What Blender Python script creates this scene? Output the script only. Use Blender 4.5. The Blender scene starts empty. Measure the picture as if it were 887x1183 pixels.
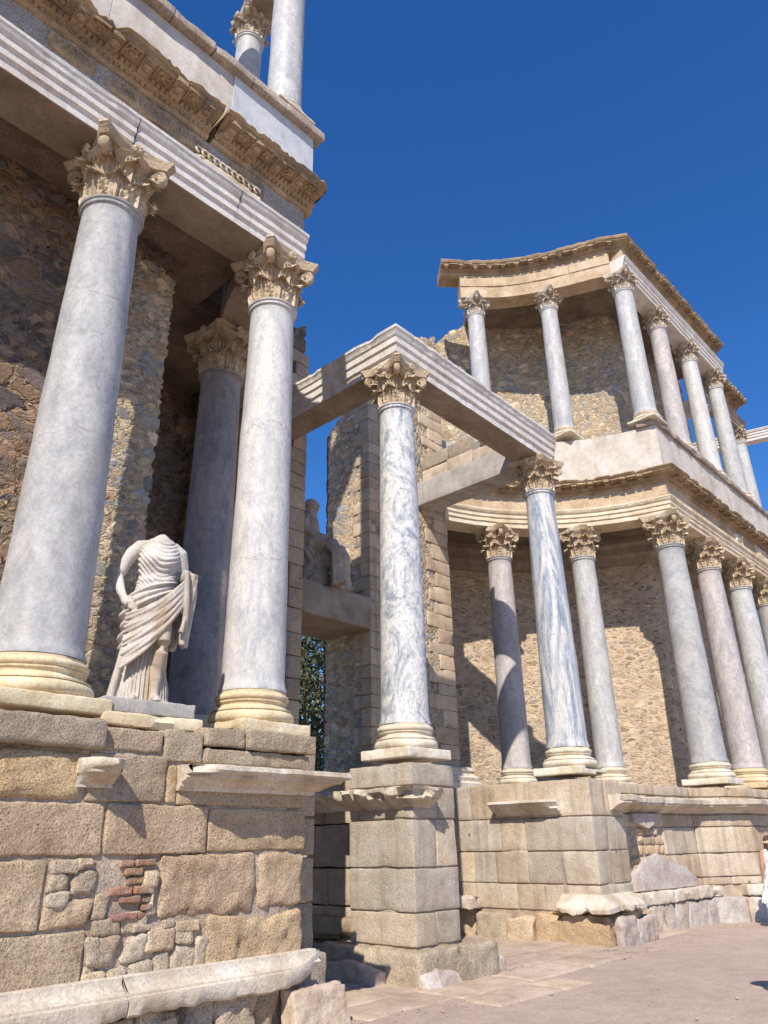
import bpy, bmesh, math, random
from mathutils import Vector, Matrix, noise

# ------------------------------------------------------------------ camera, world, sun, exposure
scn = bpy.context.scene
COL = bpy.context.scene.collection
R_ = math.radians

cam_d = bpy.data.cameras.new('camera')
cam = bpy.data.objects.new('camera', cam_d)
COL.objects.link(cam)
cam_d.sensor_fit = 'HORIZONTAL'
cam_d.sensor_width = 36.0
cam_d.lens = 36.0 * 864.88 / 887.0
cam_d.clip_start = 0.05
cam_d.clip_end = 3000
_f = Vector((0.67287117, 0.61938388, 0.40448486))
_r = Vector((0.68291501, -0.73028158, -0.01777367))
_u = Vector((-0.28437912, -0.28818817, 0.91437197))
CAMP = Vector((-2.938, -7.255, 1.57))
cam.matrix_world = Matrix(((_r.x, _u.x, -_f.x, CAMP.x), (_r.y, _u.y, -_f.y, CAMP.y), (_r.z, _u.z, -_f.z, CAMP.z), (0, 0, 0, 1)))
scn.camera = cam

SUN_TRAVEL = Vector((0.62, 0.40, -0.685)).normalized()
SUN_EL = math.asin(-SUN_TRAVEL.z)
world = bpy.data.worlds.new('World')
scn.world = world
world.use_nodes = True
wn = world.node_tree
sky = wn.nodes.new('ShaderNodeTexSky')
sky.sky_type = 'NISHITA'
sky.sun_disc = False
sky.sun_elevation = SUN_EL
sky.sun_rotation = math.atan2(-SUN_TRAVEL.x, -SUN_TRAVEL.y)
sky.air_density = 1.0
sky.dust_density = 0.0
sky.ozone_density = 6.0
sky.altitude = 300
hs = wn.nodes.new('ShaderNodeHueSaturation')
hs.inputs['Saturation'].default_value = 1.22
hs.inputs['Hue'].default_value = 0.508
wn.links.new(sky.outputs[0], hs.inputs['Color'])
wn.links.new(hs.outputs[0], wn.nodes['Background'].inputs[0])
wn.nodes['Background'].inputs[1].default_value = 0.145

sun_d = bpy.data.lights.new('sun', 'SUN')
sun_d.energy = 5.0
sun_d.angle = R_(0.5)
sun_d.color = (1.0, 0.93, 0.83)
sun = bpy.data.objects.new('sun', sun_d)
COL.objects.link(sun)
sun.rotation_euler = SUN_TRAVEL.to_track_quat('-Z', 'Y').to_euler()
sun.location = (-20, -20, 40)

scn.view_settings.view_transform = 'Standard'
scn.view_settings.look = 'None'
scn.view_settings.exposure = 0.28
scn.view_settings.gamma = 1.0

rng = random.Random(7)

# ------------------------------------------------------------------ materials
def new_mat(name, rough=0.8):
    m = bpy.data.materials.new(name)
    m.use_nodes = True
    nt = m.node_tree
    b = nt.nodes['Principled BSDF']
    b.inputs['Roughness'].default_value = rough
    b.inputs['Specular IOR Level'].default_value = 0.25
    return m, nt, b

class NT:
    """small helper round a node tree"""
    def __init__(s, nt): s.t = nt; s.n = nt.nodes; s.l = nt.links
    def link(s, a, b): s.l.new(a, b)
    def coord(s, scale=(1, 1, 1), rand=False, kind='Object'):
        tc = s.n.new('ShaderNodeTexCoord')
        mp = s.n.new('ShaderNodeMapping')
        mp.inputs['Scale'].default_value = scale
        s.link(tc.outputs[kind], mp.inputs['Vector'])
        if rand:
            oi = s.n.new('ShaderNodeObjectInfo')
            mm = s.n.new('ShaderNodeMath'); mm.operation = 'MULTIPLY'; mm.inputs[1].default_value = 37.0
            s.link(oi.outputs['Random'], mm.inputs[0])
            cb = s.n.new('ShaderNodeCombineXYZ')
            for i in range(3): s.link(mm.outputs[0], cb.inputs[i])
            s.link(cb.outputs[0], mp.inputs['Location'])
        return mp.outputs[0]
    def noise(s, v, scale, detail=6, rough=0.55, dist=0.0, out='Fac'):
        n = s.n.new('ShaderNodeTexNoise')
        n.inputs['Scale'].default_value = scale
        n.inputs['Detail'].default_value = detail
        n.inputs['Roughness'].default_value = rough
        n.inputs['Distortion'].default_value = dist
        s.link(v, n.inputs['Vector'])
        return n.outputs[out]
    def voro(s, v, scale, feature='F1', rnd=1.0, out=None):
        n = s.n.new('ShaderNodeTexVoronoi')
        n.feature = feature
        n.inputs['Scale'].default_value = scale
        n.inputs['Randomness'].default_value = rnd
        s.link(v, n.inputs['Vector'])
        return n.outputs[out or 'Distance']
    def ramp(s, fac, stops, interp='LINEAR'):
        n = s.n.new('ShaderNodeValToRGB')
        n.color_ramp.interpolation = interp
        e = n.color_ramp.elements
        while len(e) < len(stops): e.new(0.5)
        for el, (p, c) in zip(e, stops):
            el.position = p
            el.color = (c, c, c, 1) if isinstance(c, (int, float)) else (*c, 1)
        s.link(fac, n.inputs['Fac'])
        return n.outputs['Color']
    def mix(s, fac, a, b, mode='MIX'):
        n = s.n.new('ShaderNodeMix')
        n.data_type = 'RGBA'; n.blend_type = mode
        n.clamp_factor = True
        for sock, val in ((n.inputs['Factor'], fac), (n.inputs[6], a), (n.inputs[7], b)):
            if hasattr(val, 'links') or isinstance(val, bpy.types.NodeSocket): s.link(val, sock)
            elif isinstance(val, (int, float)) and sock == n.inputs['Factor']: sock.default_value = val
            else: sock.default_value = (*val, 1) if not isinstance(val, (int, float)) else (val, val, val, 1)
        return n.outputs[2]
    def math(s, op, a, b=0.0):
        n = s.n.new('ShaderNodeMath'); n.operation = op
        for i, v in enumerate((a, b)):
            if isinstance(v, bpy.types.NodeSocket): s.link(v, n.inputs[i])
            else: n.inputs[i].default_value = v
        return n.outputs[0]
    def bump(s, h, strength, dist, bsdf, prev=None):
        n = s.n.new('ShaderNodeBump')
        n.inputs['Strength'].default_value = strength
        n.inputs['Distance'].default_value = dist
        s.link(h, n.inputs['Height'])
        if prev is not None: s.link(prev, n.inputs['Normal'])
        if bsdf is not None: s.link(n.outputs[0], bsdf.inputs['Normal'])
        return n.outputs[0]
    def attr(s, name):
        n = s.n.new('ShaderNodeAttribute'); n.attribute_name = name
        return n.outputs['Color']
    def vadd(s, v, col, amount):
        """v + (col-0.5)*amount"""
        n = s.n.new('ShaderNodeVectorMath'); n.operation = 'MULTIPLY_ADD'
        s.link(col, n.inputs[0])
        n.inputs[1].default_value = (amount,) * 3
        s.link(v, n.inputs[2])
        return n.outputs[0]

def marble(name, light, mid, dark, zs=0.35, scale=1.6, dist=2.5, contrast=(0.35, 0.5, 0.62), rough=0.45, warm=None, patch=0.35, veins=0.6, mottle=0.5):
    """weathered veined marble: cloudy ground, dark and light veins, mottling, stains, chips and one mended crack"""
    m, nt, b = new_mat(name, rough)
    t = NT(nt)
    v = t.coord((1, 1, zs), rand=True)
    v1 = t.coord((1, 1, 1), rand=True)
    c = t.ramp(t.noise(v, scale, 9, 0.62, dist), [(contrast[0], dark), (contrast[1], mid), (contrast[2], light)])
    # slanting veins, dark and light
    mp = nt.nodes.new('ShaderNodeMapping'); mp.inputs['Rotation'].default_value = (0.5, 0.35, 0.2); t.link(v, mp.inputs['Vector'])
    for sc, col, amt in ((scale * 2.1, dark, veins), (scale * 3.3, light, veins * 0.8), (scale * 5.0, tuple(x * 0.8 for x in dark), veins * 0.6)):
        n2 = t.noise(mp.outputs[0], sc, 7, 0.6, dist * 0.7)
        vein = t.math('ABSOLUTE', t.math('SUBTRACT', n2, 0.5))
        vm = t.ramp(vein, [(0.0, 1.0), (0.016, 0.45), (0.045, 0.0)])
        c = t.mix(t.math('MULTIPLY', vm, amt), c, col)
    # mottling
    c = t.mix(1.0, c, t.ramp(t.noise(v1, 11, 7, 0.7, 0.6), [(0.30, 1.0 - 0.38 * mottle), (0.5, 1.0), (0.70, 1.0 + 0.22 * mottle)]), 'MULTIPLY')
    c = t.mix(1.0, c, t.ramp(t.noise(v1, 45, 4, 0.7), [(0.3, 1.0 - 0.3 * mottle), (0.5, 1.0), (0.7, 1.0 + 0.15 * mottle)]), 'MULTIPLY')
    # brown weather stains, running down
    n3 = t.noise(t.coord((1.6, 1.6, 0.45), rand=True), 1.8, 8, 0.68)
    c = t.mix(t.ramp(n3, [(0.50, 0.0), (0.70, patch)]), c, warm or (0.48, 0.39, 0.29))
    # dark pits
    pit = t.ramp(t.noise(v1, 30, 5, 0.65), [(0.64, 0.0), (0.69, 1.0)])
    c = t.mix(t.math('MULTIPLY', pit, 0.45), c, (0.17, 0.15, 0.13))
    # a mended break going round the shaft
    tc = nt.nodes.new('ShaderNodeTexCoord'); sp = nt.nodes.new('ShaderNodeSeparateXYZ'); t.link(tc.outputs['Object'], sp.inputs[0])
    oi = nt.nodes.new('ShaderNodeObjectInfo')
    wob = t.math('MULTIPLY', t.math('SUBTRACT', t.noise(v1, 1.6, 6, 0.65), 0.5), 0.9)
    for lo, span in ((1.2, 1.2), (3.0, 1.3)):
        zc = t.math('ADD', t.math('MULTIPLY', oi.outputs['Random'], span), lo)
        d = t.math('ABSOLUTE', t.math('SUBTRACT', t.math('ADD', sp.outputs[2], wob), zc))
        band = t.ramp(d, [(0.0, 1.0), (0.03, 0.45), (0.06, 0.0)])
        line = t.ramp(d, [(0.0, 1.0), (0.010, 0.7), (0.014, 0.0)])
        c = t.mix(t.math('MULTIPLY', band, 0.35), c, light)
        c = t.mix(t.math('MULTIPLY', line, 0.6), c, (0.22, 0.20, 0.18))
    t.link(c, b.inputs['Base Color'])
    nb = t.math('SUBTRACT', t.noise(v1, 14, 9, 0.72), t.math('MULTIPLY', pit, 0.5))
    t.bump(nb, 0.35, 0.012, b)
    return m

def stone(name, base, dark, light, grain=60.0, pit=0.5, tint=False, rough=0.9, stain=None, bump=0.5, streak=0.0, speck=0.25, bumpscale=14, painted_holes=False):
    m, nt, b = new_mat(name, rough)
    t = NT(nt)
    v = t.coord()
    n1 = t.noise(v, 1.7, 7, 0.6, 0.4)
    c = t.ramp(n1, [(0.32, dark), (0.5, base), (0.68, light)])
    n2 = t.noise(v, grain, 3, 0.6)
    c = t.mix(1.0, c, t.ramp(n2, [(0.32, 1.0 - speck * 1.6), (0.5, 1.0), (0.68, 1.0 + speck)]), 'MULTIPLY')
    n2b = t.noise(v, 7.0, 6, 0.65)
    c = t.mix(1.0, c, t.ramp(n2b, [(0.3, 0.86), (0.5, 1.0), (0.72, 1.08)]), 'MULTIPLY')
    if tint:
        c = t.mix(1.0, c, t.attr('tint'), 'MULTIPLY')
    if painted_holes:
        hv = t.ramp(t.voro(v, 1.5, 'F1'), [(0.0, 1.0), (0.035, 1.0), (0.05, 0.0)])  # holes only painted: near-black spots for their inner dark, no relief
        c = t.mix(t.math('MULTIPLY', hv, 0.8), c, (0.06, 0.05, 0.04))
    if stain:
        n3 = t.noise(t.coord((1.4, 1.4, 0.35)), 1.6, 6, 0.6)
        c = t.mix(t.ramp(n3, [(0.5, 0.0), (0.66, 0.75)]), c, stain)
    if streak:
        n5 = t.noise(t.coord((5.0, 5.0, 0.25)), 1.0, 5, 0.6)
        c = t.mix(t.ramp(n5, [(0.52, 0.0), (0.7, streak)]), c, (0.10, 0.10, 0.10))
    t.link(c, b.inputs['Base Color'])
    h1 = t.noise(v, bumpscale, 10, 0.68)
    h2 = t.noise(v, grain, 3, 0.6)
    h = t.math('ADD', h1, t.math('MULTIPLY', h2, 0.35))
    pv = t.voro(v, 26, 'F1')
    h = t.math('SUBTRACT', h, t.math('MULTIPLY', t.ramp(pv, [(0.0, 1.0), (0.22, 0.0)]), pit * 0.5))
    t.bump(h, bump, 0.03, b)
    return m

def rubble(name, scale, stones, mortar, width=0.05, zs=1.5, disp=0.035, mortar_dark=None, rough=0.95, warp=0.18, mort_noise=1.0):
    """random rubble masonry: irregular stones set in mortar"""
    m, nt, b = new_mat(name, rough)
    t = NT(nt)
    v0 = t.coord((1, 1, zs))
    warpc = t.noise(v0, 1.3, 4, 0.6, 0.0, 'Color')
    v = t.vadd(v0, warpc, warp * 3)
    warpd = t.noise(v0, 6.0, 3, 0.6, 0.0, 'Color')
    v = t.vadd(v, warpd, warp * 0.6)
    e1 = t.voro(v, scale, 'DISTANCE_TO_EDGE')
    id1 = t.voro(v, scale, 'F1', 1.0, 'Color')
    e2 = t.voro(v, scale * 2.3, 'DISTANCE_TO_EDGE')
    id2 = t.voro(v, scale * 2.3, 'F1', 1.0, 'Color')
    sel = t.ramp(t.noise(v0, 0.9, 3, 0.5), [(0.47, 0.0), (0.53, 1.0)])
    s1 = nt.nodes.new('ShaderNodeSeparateColor'); t.link(id1, s1.inputs[0])
    s2 = nt.nodes.new('ShaderNodeSeparateColor'); t.link(id2, s2.inputs[0])
    k = len(stones)
    stops = [(i / k, c) for i, c in enumerate(stones)]
    c1 = t.ramp(s1.outputs[0], stops, 'CONSTANT')
    c2 = t.ramp(s2.outputs[0], stops, 'CONSTANT')
    c1 = t.mix(1.0, c1, t.ramp(s1.outputs[1], [(0, 0.7), (1, 1.3)]), 'MULTIPLY')
    c2 = t.mix(1.0, c2, t.ramp(s2.outputs[1], [(0, 0.7), (1, 1.3)]), 'MULTIPLY')
    wn_ = t.math('MULTIPLY', t.noise(v0, 2.2, 5, 0.6), width * 2.0)
    m1 = t.math('SUBTRACT', e1, wn_)
    m2 = t.math('SUBTRACT', t.math('MULTIPLY', e2, 1.0), t.math('MULTIPLY', wn_, 0.8))
    mm1 = t.ramp(m1, [(0.0, 0.0), (0.05, 1.0)])
    mm2 = t.ramp(m2, [(0.0, 0.0), (0.05, 1.0)])
    cs = t.mix(sel, c1, c2)
    ms = t.mix(sel, mm1, mm2)
    n1 = t.noise(v0, 9, 8, 0.7)
    cs = t.mix(1.0, cs, t.ramp(n1, [(0.3, 0.6), (0.5, 1.0), (0.72, 1.3)]), 'MULTIPLY')
    mo = t.mix(t.ramp(t.noise(v0, 2.5, 6, 0.65), [(0.35, 0.0), (0.65, 1.0)]), mortar, mortar_dark or tuple(0.72 * x for x in mortar))
    mo = t.mix(1.0, mo, t.ramp(t.noise(v0, 30, 4, 0.7), [(0.3, 0.75), (0.7, 1.2)]), 'MULTIPLY')
    c = t.mix(ms, mo, cs)
    t.link(c, b.inputs['Base Color'])
    h = t.math('ADD', t.math('MULTIPLY', ms, 0.6), t.math('MULTIPLY', n1, 0.55))
    h = t.math('ADD', h, t.math('MULTIPLY', t.noise(v0, 34, 5, 0.7), 0.25))
    if disp:
        d = nt.nodes.new('ShaderNodeDisplacement')
        d.inputs['Scale'].default_value = disp * 2.0
        d.inputs['Midlevel'].default_value = 0.8
        t.link(h, d.inputs['Height'])
        t.link(d.outputs[0], nt.nodes['Material Output'].inputs['Displacement'])
        m.displacement_method = 'BOTH'
    else:
        t.bump(h, 0.8, 0.05, b)
    return m

def build_materials():
    M = {}
    M['marble_grey'] = marble('grey_marble', (0.49, 0.47, 0.45), (0.41, 0.40, 0.39), (0.31, 0.305, 0.31), 0.5, 1.5, 1.8, (0.36, 0.5, 0.64), rough=0.6, patch=0.35, veins=0.45, mottle=0.5)
    M['marble_white_grey'] = marble('veined_marble', (0.62, 0.59, 0.55), (0.53, 0.51, 0.485), (0.38, 0.38, 0.385), 0.3, 2.3, 2.4, (0.34, 0.48, 0.62), rough=0.55, patch=0.3, veins=0.6, mottle=0.4)
    M['marble_band'] = marble('banded_marble', (0.70, 0.675, 0.64), (0.52, 0.52, 0.52), (0.24, 0.27, 0.315), 0.6, 1.6, 4.4, (0.38, 0.47, 0.545), rough=0.5, patch=0.22, veins=0.7, mottle=0.4)
    M['marble_blue'] = marble('streaked_blue_marble', (0.66, 0.62, 0.57), (0.43, 0.45, 0.48), (0.20, 0.25, 0.32), 0.15, 2.6, 3.2, (0.38, 0.49, 0.58), rough=0.5, patch=0.3, veins=0.6, mottle=0.4)
    M['marble_rosy'] = marble('rosy_grey_marble', (0.54, 0.485, 0.455), (0.445, 0.405, 0.39), (0.33, 0.31, 0.305), 0.4, 2.0, 1.6, rough=0.6, patch=0.45, warm=(0.50, 0.38, 0.27), mottle=0.6)
    M['marble_pale_blue'] = marble('pale_blue_marble', (0.58, 0.56, 0.53), (0.465, 0.455, 0.445), (0.34, 0.345, 0.355), 0.35, 2.6, 2.0, (0.34, 0.5, 0.66), rough=0.55, patch=0.35, mottle=0.5)
    M['marble_shade'] = marble('shade_grey_marble', (0.36, 0.32, 0.30), (0.29, 0.26, 0.25), (0.21, 0.19, 0.19), 0.4, 1.8, 1.8, patch=0.3)  # darker grey marble, shade of the set-back column put into its colour
    M['base_stone'] = stone('yellow_limestone', (0.66, 0.53, 0.33), (0.52, 0.40, 0.24), (0.74, 0.65, 0.47), 40, 0.3, bump=0.3, speck=0.12)
    M['base_pale'] = stone('pale_limestone', (0.66, 0.58, 0.45), (0.52, 0.42, 0.29), (0.74, 0.68, 0.57), 40, 0.4, bump=0.35, speck=0.12)
    M['capital'] = stone('ochre_capital_stone', (0.52, 0.41, 0.28), (0.37, 0.27, 0.17), (0.65, 0.55, 0.41), 40, 0.5, bump=0.5, speck=0.15, bumpscale=20)
    M['capital_pale'] = stone('pale_capital_stone', (0.56, 0.47, 0.37), (0.36, 0.28, 0.20), (0.68, 0.60, 0.51), 40, 0.5, bump=0.5, speck=0.15, bumpscale=20)
    M['white'] = stone('white_marble_trim', (0.66, 0.605, 0.54), (0.55, 0.48, 0.405), (0.72, 0.68, 0.625), 30, 0.2, bump=0.25, speck=0.08, rough=0.6, streak=0.22)
    M['bluewhite'] = stone('bluish_marble_panel', (0.52, 0.525, 0.54), (0.40, 0.415, 0.45), (0.60, 0.595, 0.585), 30, 0.2, bump=0.2, speck=0.08, rough=0.6)
    M['cream'] = stone('cream_limestone_trim', (0.66, 0.54, 0.38), (0.50, 0.38, 0.24), (0.74, 0.65, 0.51), 30, 0.4, bump=0.3, speck=0.1)
    M['soffit'] = stone('shade_tan_stone', (0.31, 0.245, 0.185), (0.23, 0.175, 0.125), (0.38, 0.31, 0.235), 40, 0.3, bump=0.25, speck=0.1)  # tan, with the colour lowered further for the shade under the beams
    M['frieze'] = stone('tan_sandstone_frieze', (0.50, 0.37, 0.24), (0.38, 0.27, 0.17), (0.60, 0.48, 0.34), 50, 0.4, bump=0.35)
    M['grain'] = stone('granular_concrete_frieze', (0.40, 0.35, 0.30), (0.30, 0.26, 0.23), (0.47, 0.42, 0.37), 70, 1.2, bump=1.0, speck=0.45)
    M['cornice'] = stone('weathered_ochre_cornice', (0.385, 0.275, 0.165), (0.245, 0.17, 0.10), (0.49, 0.375, 0.245), 50, 0.6, bump=0.5, stain=(0.21, 0.165, 0.12))
    M['concrete'] = stone('grey_concrete', (0.40, 0.37, 0.33), (0.31, 0.28, 0.25), (0.48, 0.45, 0.40), 60, 0.5, bump=0.3, speck=0.12, streak=0.3)
    M['coping'] = stone('grey_brown_coping', (0.36, 0.29, 0.23), (0.22, 0.18, 0.15), (0.50, 0.42, 0.34), 40, 0.6, bump=0.5)
    M['parapet'] = stone('plastered_parapet', (0.57, 0.51, 0.435), (0.47, 0.41, 0.335), (0.63, 0.58, 0.52), 40, 0.4, bump=0.25, speck=0.08, stain=(0.40, 0.335, 0.265))
    M['ashlar'] = stone('granite_ashlar', (0.455, 0.36, 0.255), (0.37, 0.28, 0.19), (0.52, 0.425, 0.315), 60, 1.1, tint=True, bump=1.0, speck=0.26, bumpscale=9)
    M['ashlar_smooth'] = stone('smooth_granite_ashlar', (0.49, 0.395, 0.29), (0.395, 0.305, 0.215), (0.55, 0.47, 0.365), 70, 0.5, tint=True, bump=0.5, speck=0.25, streak=0.4, painted_holes=True)
    M['mortar'] = stone('pale_mortar', (0.44, 0.34, 0.25), (0.30, 0.23, 0.17), (0.54, 0.45, 0.36), 60, 0.8, bump=0.8)
    M['brick'] = stone('old_red_brick', (0.34, 0.17, 0.115), (0.24, 0.12, 0.09), (0.42, 0.27, 0.20), 60, 0.6, tint=True, bump=0.8, stain=(0.40, 0.31, 0.235))
    M['veneer'] = stone('worn_marble_veneer', (0.53, 0.455, 0.385), (0.41, 0.325, 0.265), (0.62, 0.565, 0.51), 24, 0.6, tint=True, bump=0.6, speck=0.12, stain=(0.44, 0.325, 0.22))
    M['moulding'] = stone('worn_white_moulding', (0.58, 0.50, 0.395), (0.43, 0.34, 0.24), (0.67, 0.61, 0.535), 34, 0.6, bump=0.5, speck=0.14, stain=(0.44, 0.335, 0.225))
    M['statue'] = stone('carved_marble', (0.53, 0.485, 0.43), (0.43, 0.36, 0.285), (0.60, 0.565, 0.52), 50, 0.3, bump=0.3, speck=0.10, stain=(0.36, 0.25, 0.14), streak=0.25)
    M['statue_dark'] = stone('weathered_statue_marble', (0.40, 0.33, 0.26), (0.26, 0.21, 0.17), (0.50, 0.42, 0.33), 50, 0.3, bump=0.4)
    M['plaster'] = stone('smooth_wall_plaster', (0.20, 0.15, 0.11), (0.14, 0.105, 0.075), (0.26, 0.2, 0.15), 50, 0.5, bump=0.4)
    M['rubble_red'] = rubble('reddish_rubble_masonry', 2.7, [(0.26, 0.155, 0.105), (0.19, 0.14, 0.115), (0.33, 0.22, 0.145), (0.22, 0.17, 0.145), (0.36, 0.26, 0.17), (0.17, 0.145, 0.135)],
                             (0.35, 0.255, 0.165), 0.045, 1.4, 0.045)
    M['rubble_grey'] = rubble('mixed_rubble_masonry', 3.3, [(0.54, 0.42, 0.28), (0.37, 0.335, 0.29), (0.56, 0.43, 0.28), (0.47, 0.36, 0.25), (0.32, 0.31, 0.295), (0.58, 0.47, 0.33), (0.47, 0.32, 0.22)],
                              (0.60, 0.485, 0.33), 0.05, 1.5, 0.035)
    M['rubble_sand'] = rubble('sandy_rubble_masonry', 3.5, [(0.52, 0.385, 0.245), (0.37, 0.255, 0.17), (0.55, 0.415, 0.265), (0.44, 0.315, 0.205), (0.30, 0.215, 0.16), (0.56, 0.43, 0.28), (0.40, 0.32, 0.25)],
                              (0.62, 0.49, 0.345), 0.115, 2.1, 0.016, warp=0.13)
    # ground: pale pink grit
    m, nt, b = new_mat('pinkish_grit', 0.95)
    t = NT(nt); v = t.coord()
    c = t.ramp(t.noise(v, 0.5, 8, 0.65), [(0.35, (0.445, 0.335, 0.265)), (0.65, (0.515, 0.40, 0.325))])
    c = t.mix(1.0, c, t.ramp(t.noise(v, 90, 3, 0.7), [(0.3, 0.70), (0.7, 1.18)]), 'MULTIPLY')
    c = t.mix(1.0, c, t.ramp(t.noise(v, 28, 5, 0.75), [(0.32, 0.85), (0.68, 1.1)]), 'MULTIPLY')
    pv = t.voro(v, 26, 'F1')
    c = t.mix(t.ramp(pv, [(0.08, 0.7), (0.16, 0.0)]), c, (0.27, 0.20, 0.155))
    c = t.mix(1.0, c, t.ramp(t.noise(v, 4, 6, 0.7), [(0.3, 0.9), (0.7, 1.07)]), 'MULTIPLY')
    t.link(c, b.inputs['Base Color'])
    t.bump(t.math('ADD', t.noise(v, 40, 6, 0.75), t.math('MULTIPLY', t.noise(v, 3, 4), 2.0)), 0.5, 0.03, b)
    M['ground'] = m
    M['paving'] = stone('worn_paving_stone', (0.47, 0.37, 0.285), (0.38, 0.29, 0.22), (0.53, 0.44, 0.35), 60, 0.7, tint=True, bump=0.45, speck=0.16)
    # leaves
    m, nt, b = new_mat('olive_leaves', 0.6)
    t = NT(nt)
    c = t.mix(t.attr('tint'), (0.035, 0.05, 0.018), (0.17, 0.19, 0.10))
    t.link(c, b.inputs['Base Color'])
    M['leaf'] = m
    m, nt, b = new_mat('bark', 0.9); b.inputs['Base Color'].default_value = (0.12, 0.09, 0.06, 1)
    t = NT(nt); t.bump(t.noise(t.coord((4, 4, 1)), 8, 6), 0.8, 0.03, b)
    M['bark'] = m
    m, nt, b = new_mat('skin', 0.55)
    t = NT(nt); t.link(t.ramp(t.noise(t.coord(), 6, 3), [(0.3, (0.40, 0.22, 0.15)), (0.7, (0.48, 0.28, 0.19))]), b.inputs['Base Color'])
    M['skin'] = m
    m, nt, b = new_mat('white_cotton', 0.9)
    t = NT(nt); v = t.coord((1, 1, 0.3))
    t.link(t.ramp(t.noise(v, 5, 4), [(0.3, (0.70, 0.70, 0.72)), (0.7, (0.8, 0.8, 0.8))]), b.inputs['Base Color'])
    t.bump(t.noise(v, 9, 4), 0.6, 0.04, b)
    M['cotton'] = m
    m, nt, b = new_mat('brown_hair', 0.6)
    t = NT(nt); v = t.coord((8, 8, 0.8))
    t.link(t.ramp(t.noise(v, 9, 4), [(0.3, (0.05, 0.028, 0.015)), (0.7, (0.14, 0.08, 0.045))]), b.inputs['Base Color'])
    M['hair'] = m
    return M
M = build_materials()

# ------------------------------------------------------------------ object helpers
def link_mesh(name, bm, mat, parent=None, smooth=True, autosharp=None):
    me = bpy.data.meshes.new(name)
    bmesh.ops.recalc_face_normals(bm, faces=bm.faces)
    bm.to_mesh(me); bm.free()
    mats = mat if isinstance(mat, (list, tuple)) else [mat]
    for x in mats: me.materials.append(M[x] if isinstance(x, str) else x)
    if smooth:
        me.polygons.foreach_set('use_smooth', [True] * len(me.polygons))
        if autosharp is not None:
            try: me.set_sharp_from_angle(angle=R_(autosharp))
            except Exception: pass
    o = bpy.data.objects.new(name, me)
    COL.objects.link(o)
    if parent: o.parent = parent
    return o

def worldize(root):
    """children were modelled in world coordinates: keep them there under a root that stands elsewhere"""
    bpy.context.view_layer.update()
    inv = root.matrix_world.inverted()
    for ch in root.children: ch.matrix_parent_inverse = inv

def tag(o, label=None, cat=None, group=None, kind=None):
    if label: o['label'] = label
    if cat: o['category'] = cat
    if group: o['group'] = group
    if kind: o['kind'] = kind
    elif cat: o['kind'] = 'thing'
    return o

def empty(name, loc=(0, 0, 0), label=None, cat=None, group=None, rz=0.0):
    o = bpy.data.objects.new(name, None)
    o.empty_display_size = 0.3
    COL.objects.link(o)
    o.location = loc
    o.rotation_euler = (0, 0, rz)
    return tag(o, label, cat, group)

def fbm(p, s, oct=4):
    return noise.fractal(Vector(p) * s, 1.0, 2.0, oct, noise_basis='PERLIN_ORIGINAL')

def tint_layer(bm):
    return bm.verts.layers.float_color.get('tint') or bm.verts.layers.float_color.new('tint')

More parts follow.
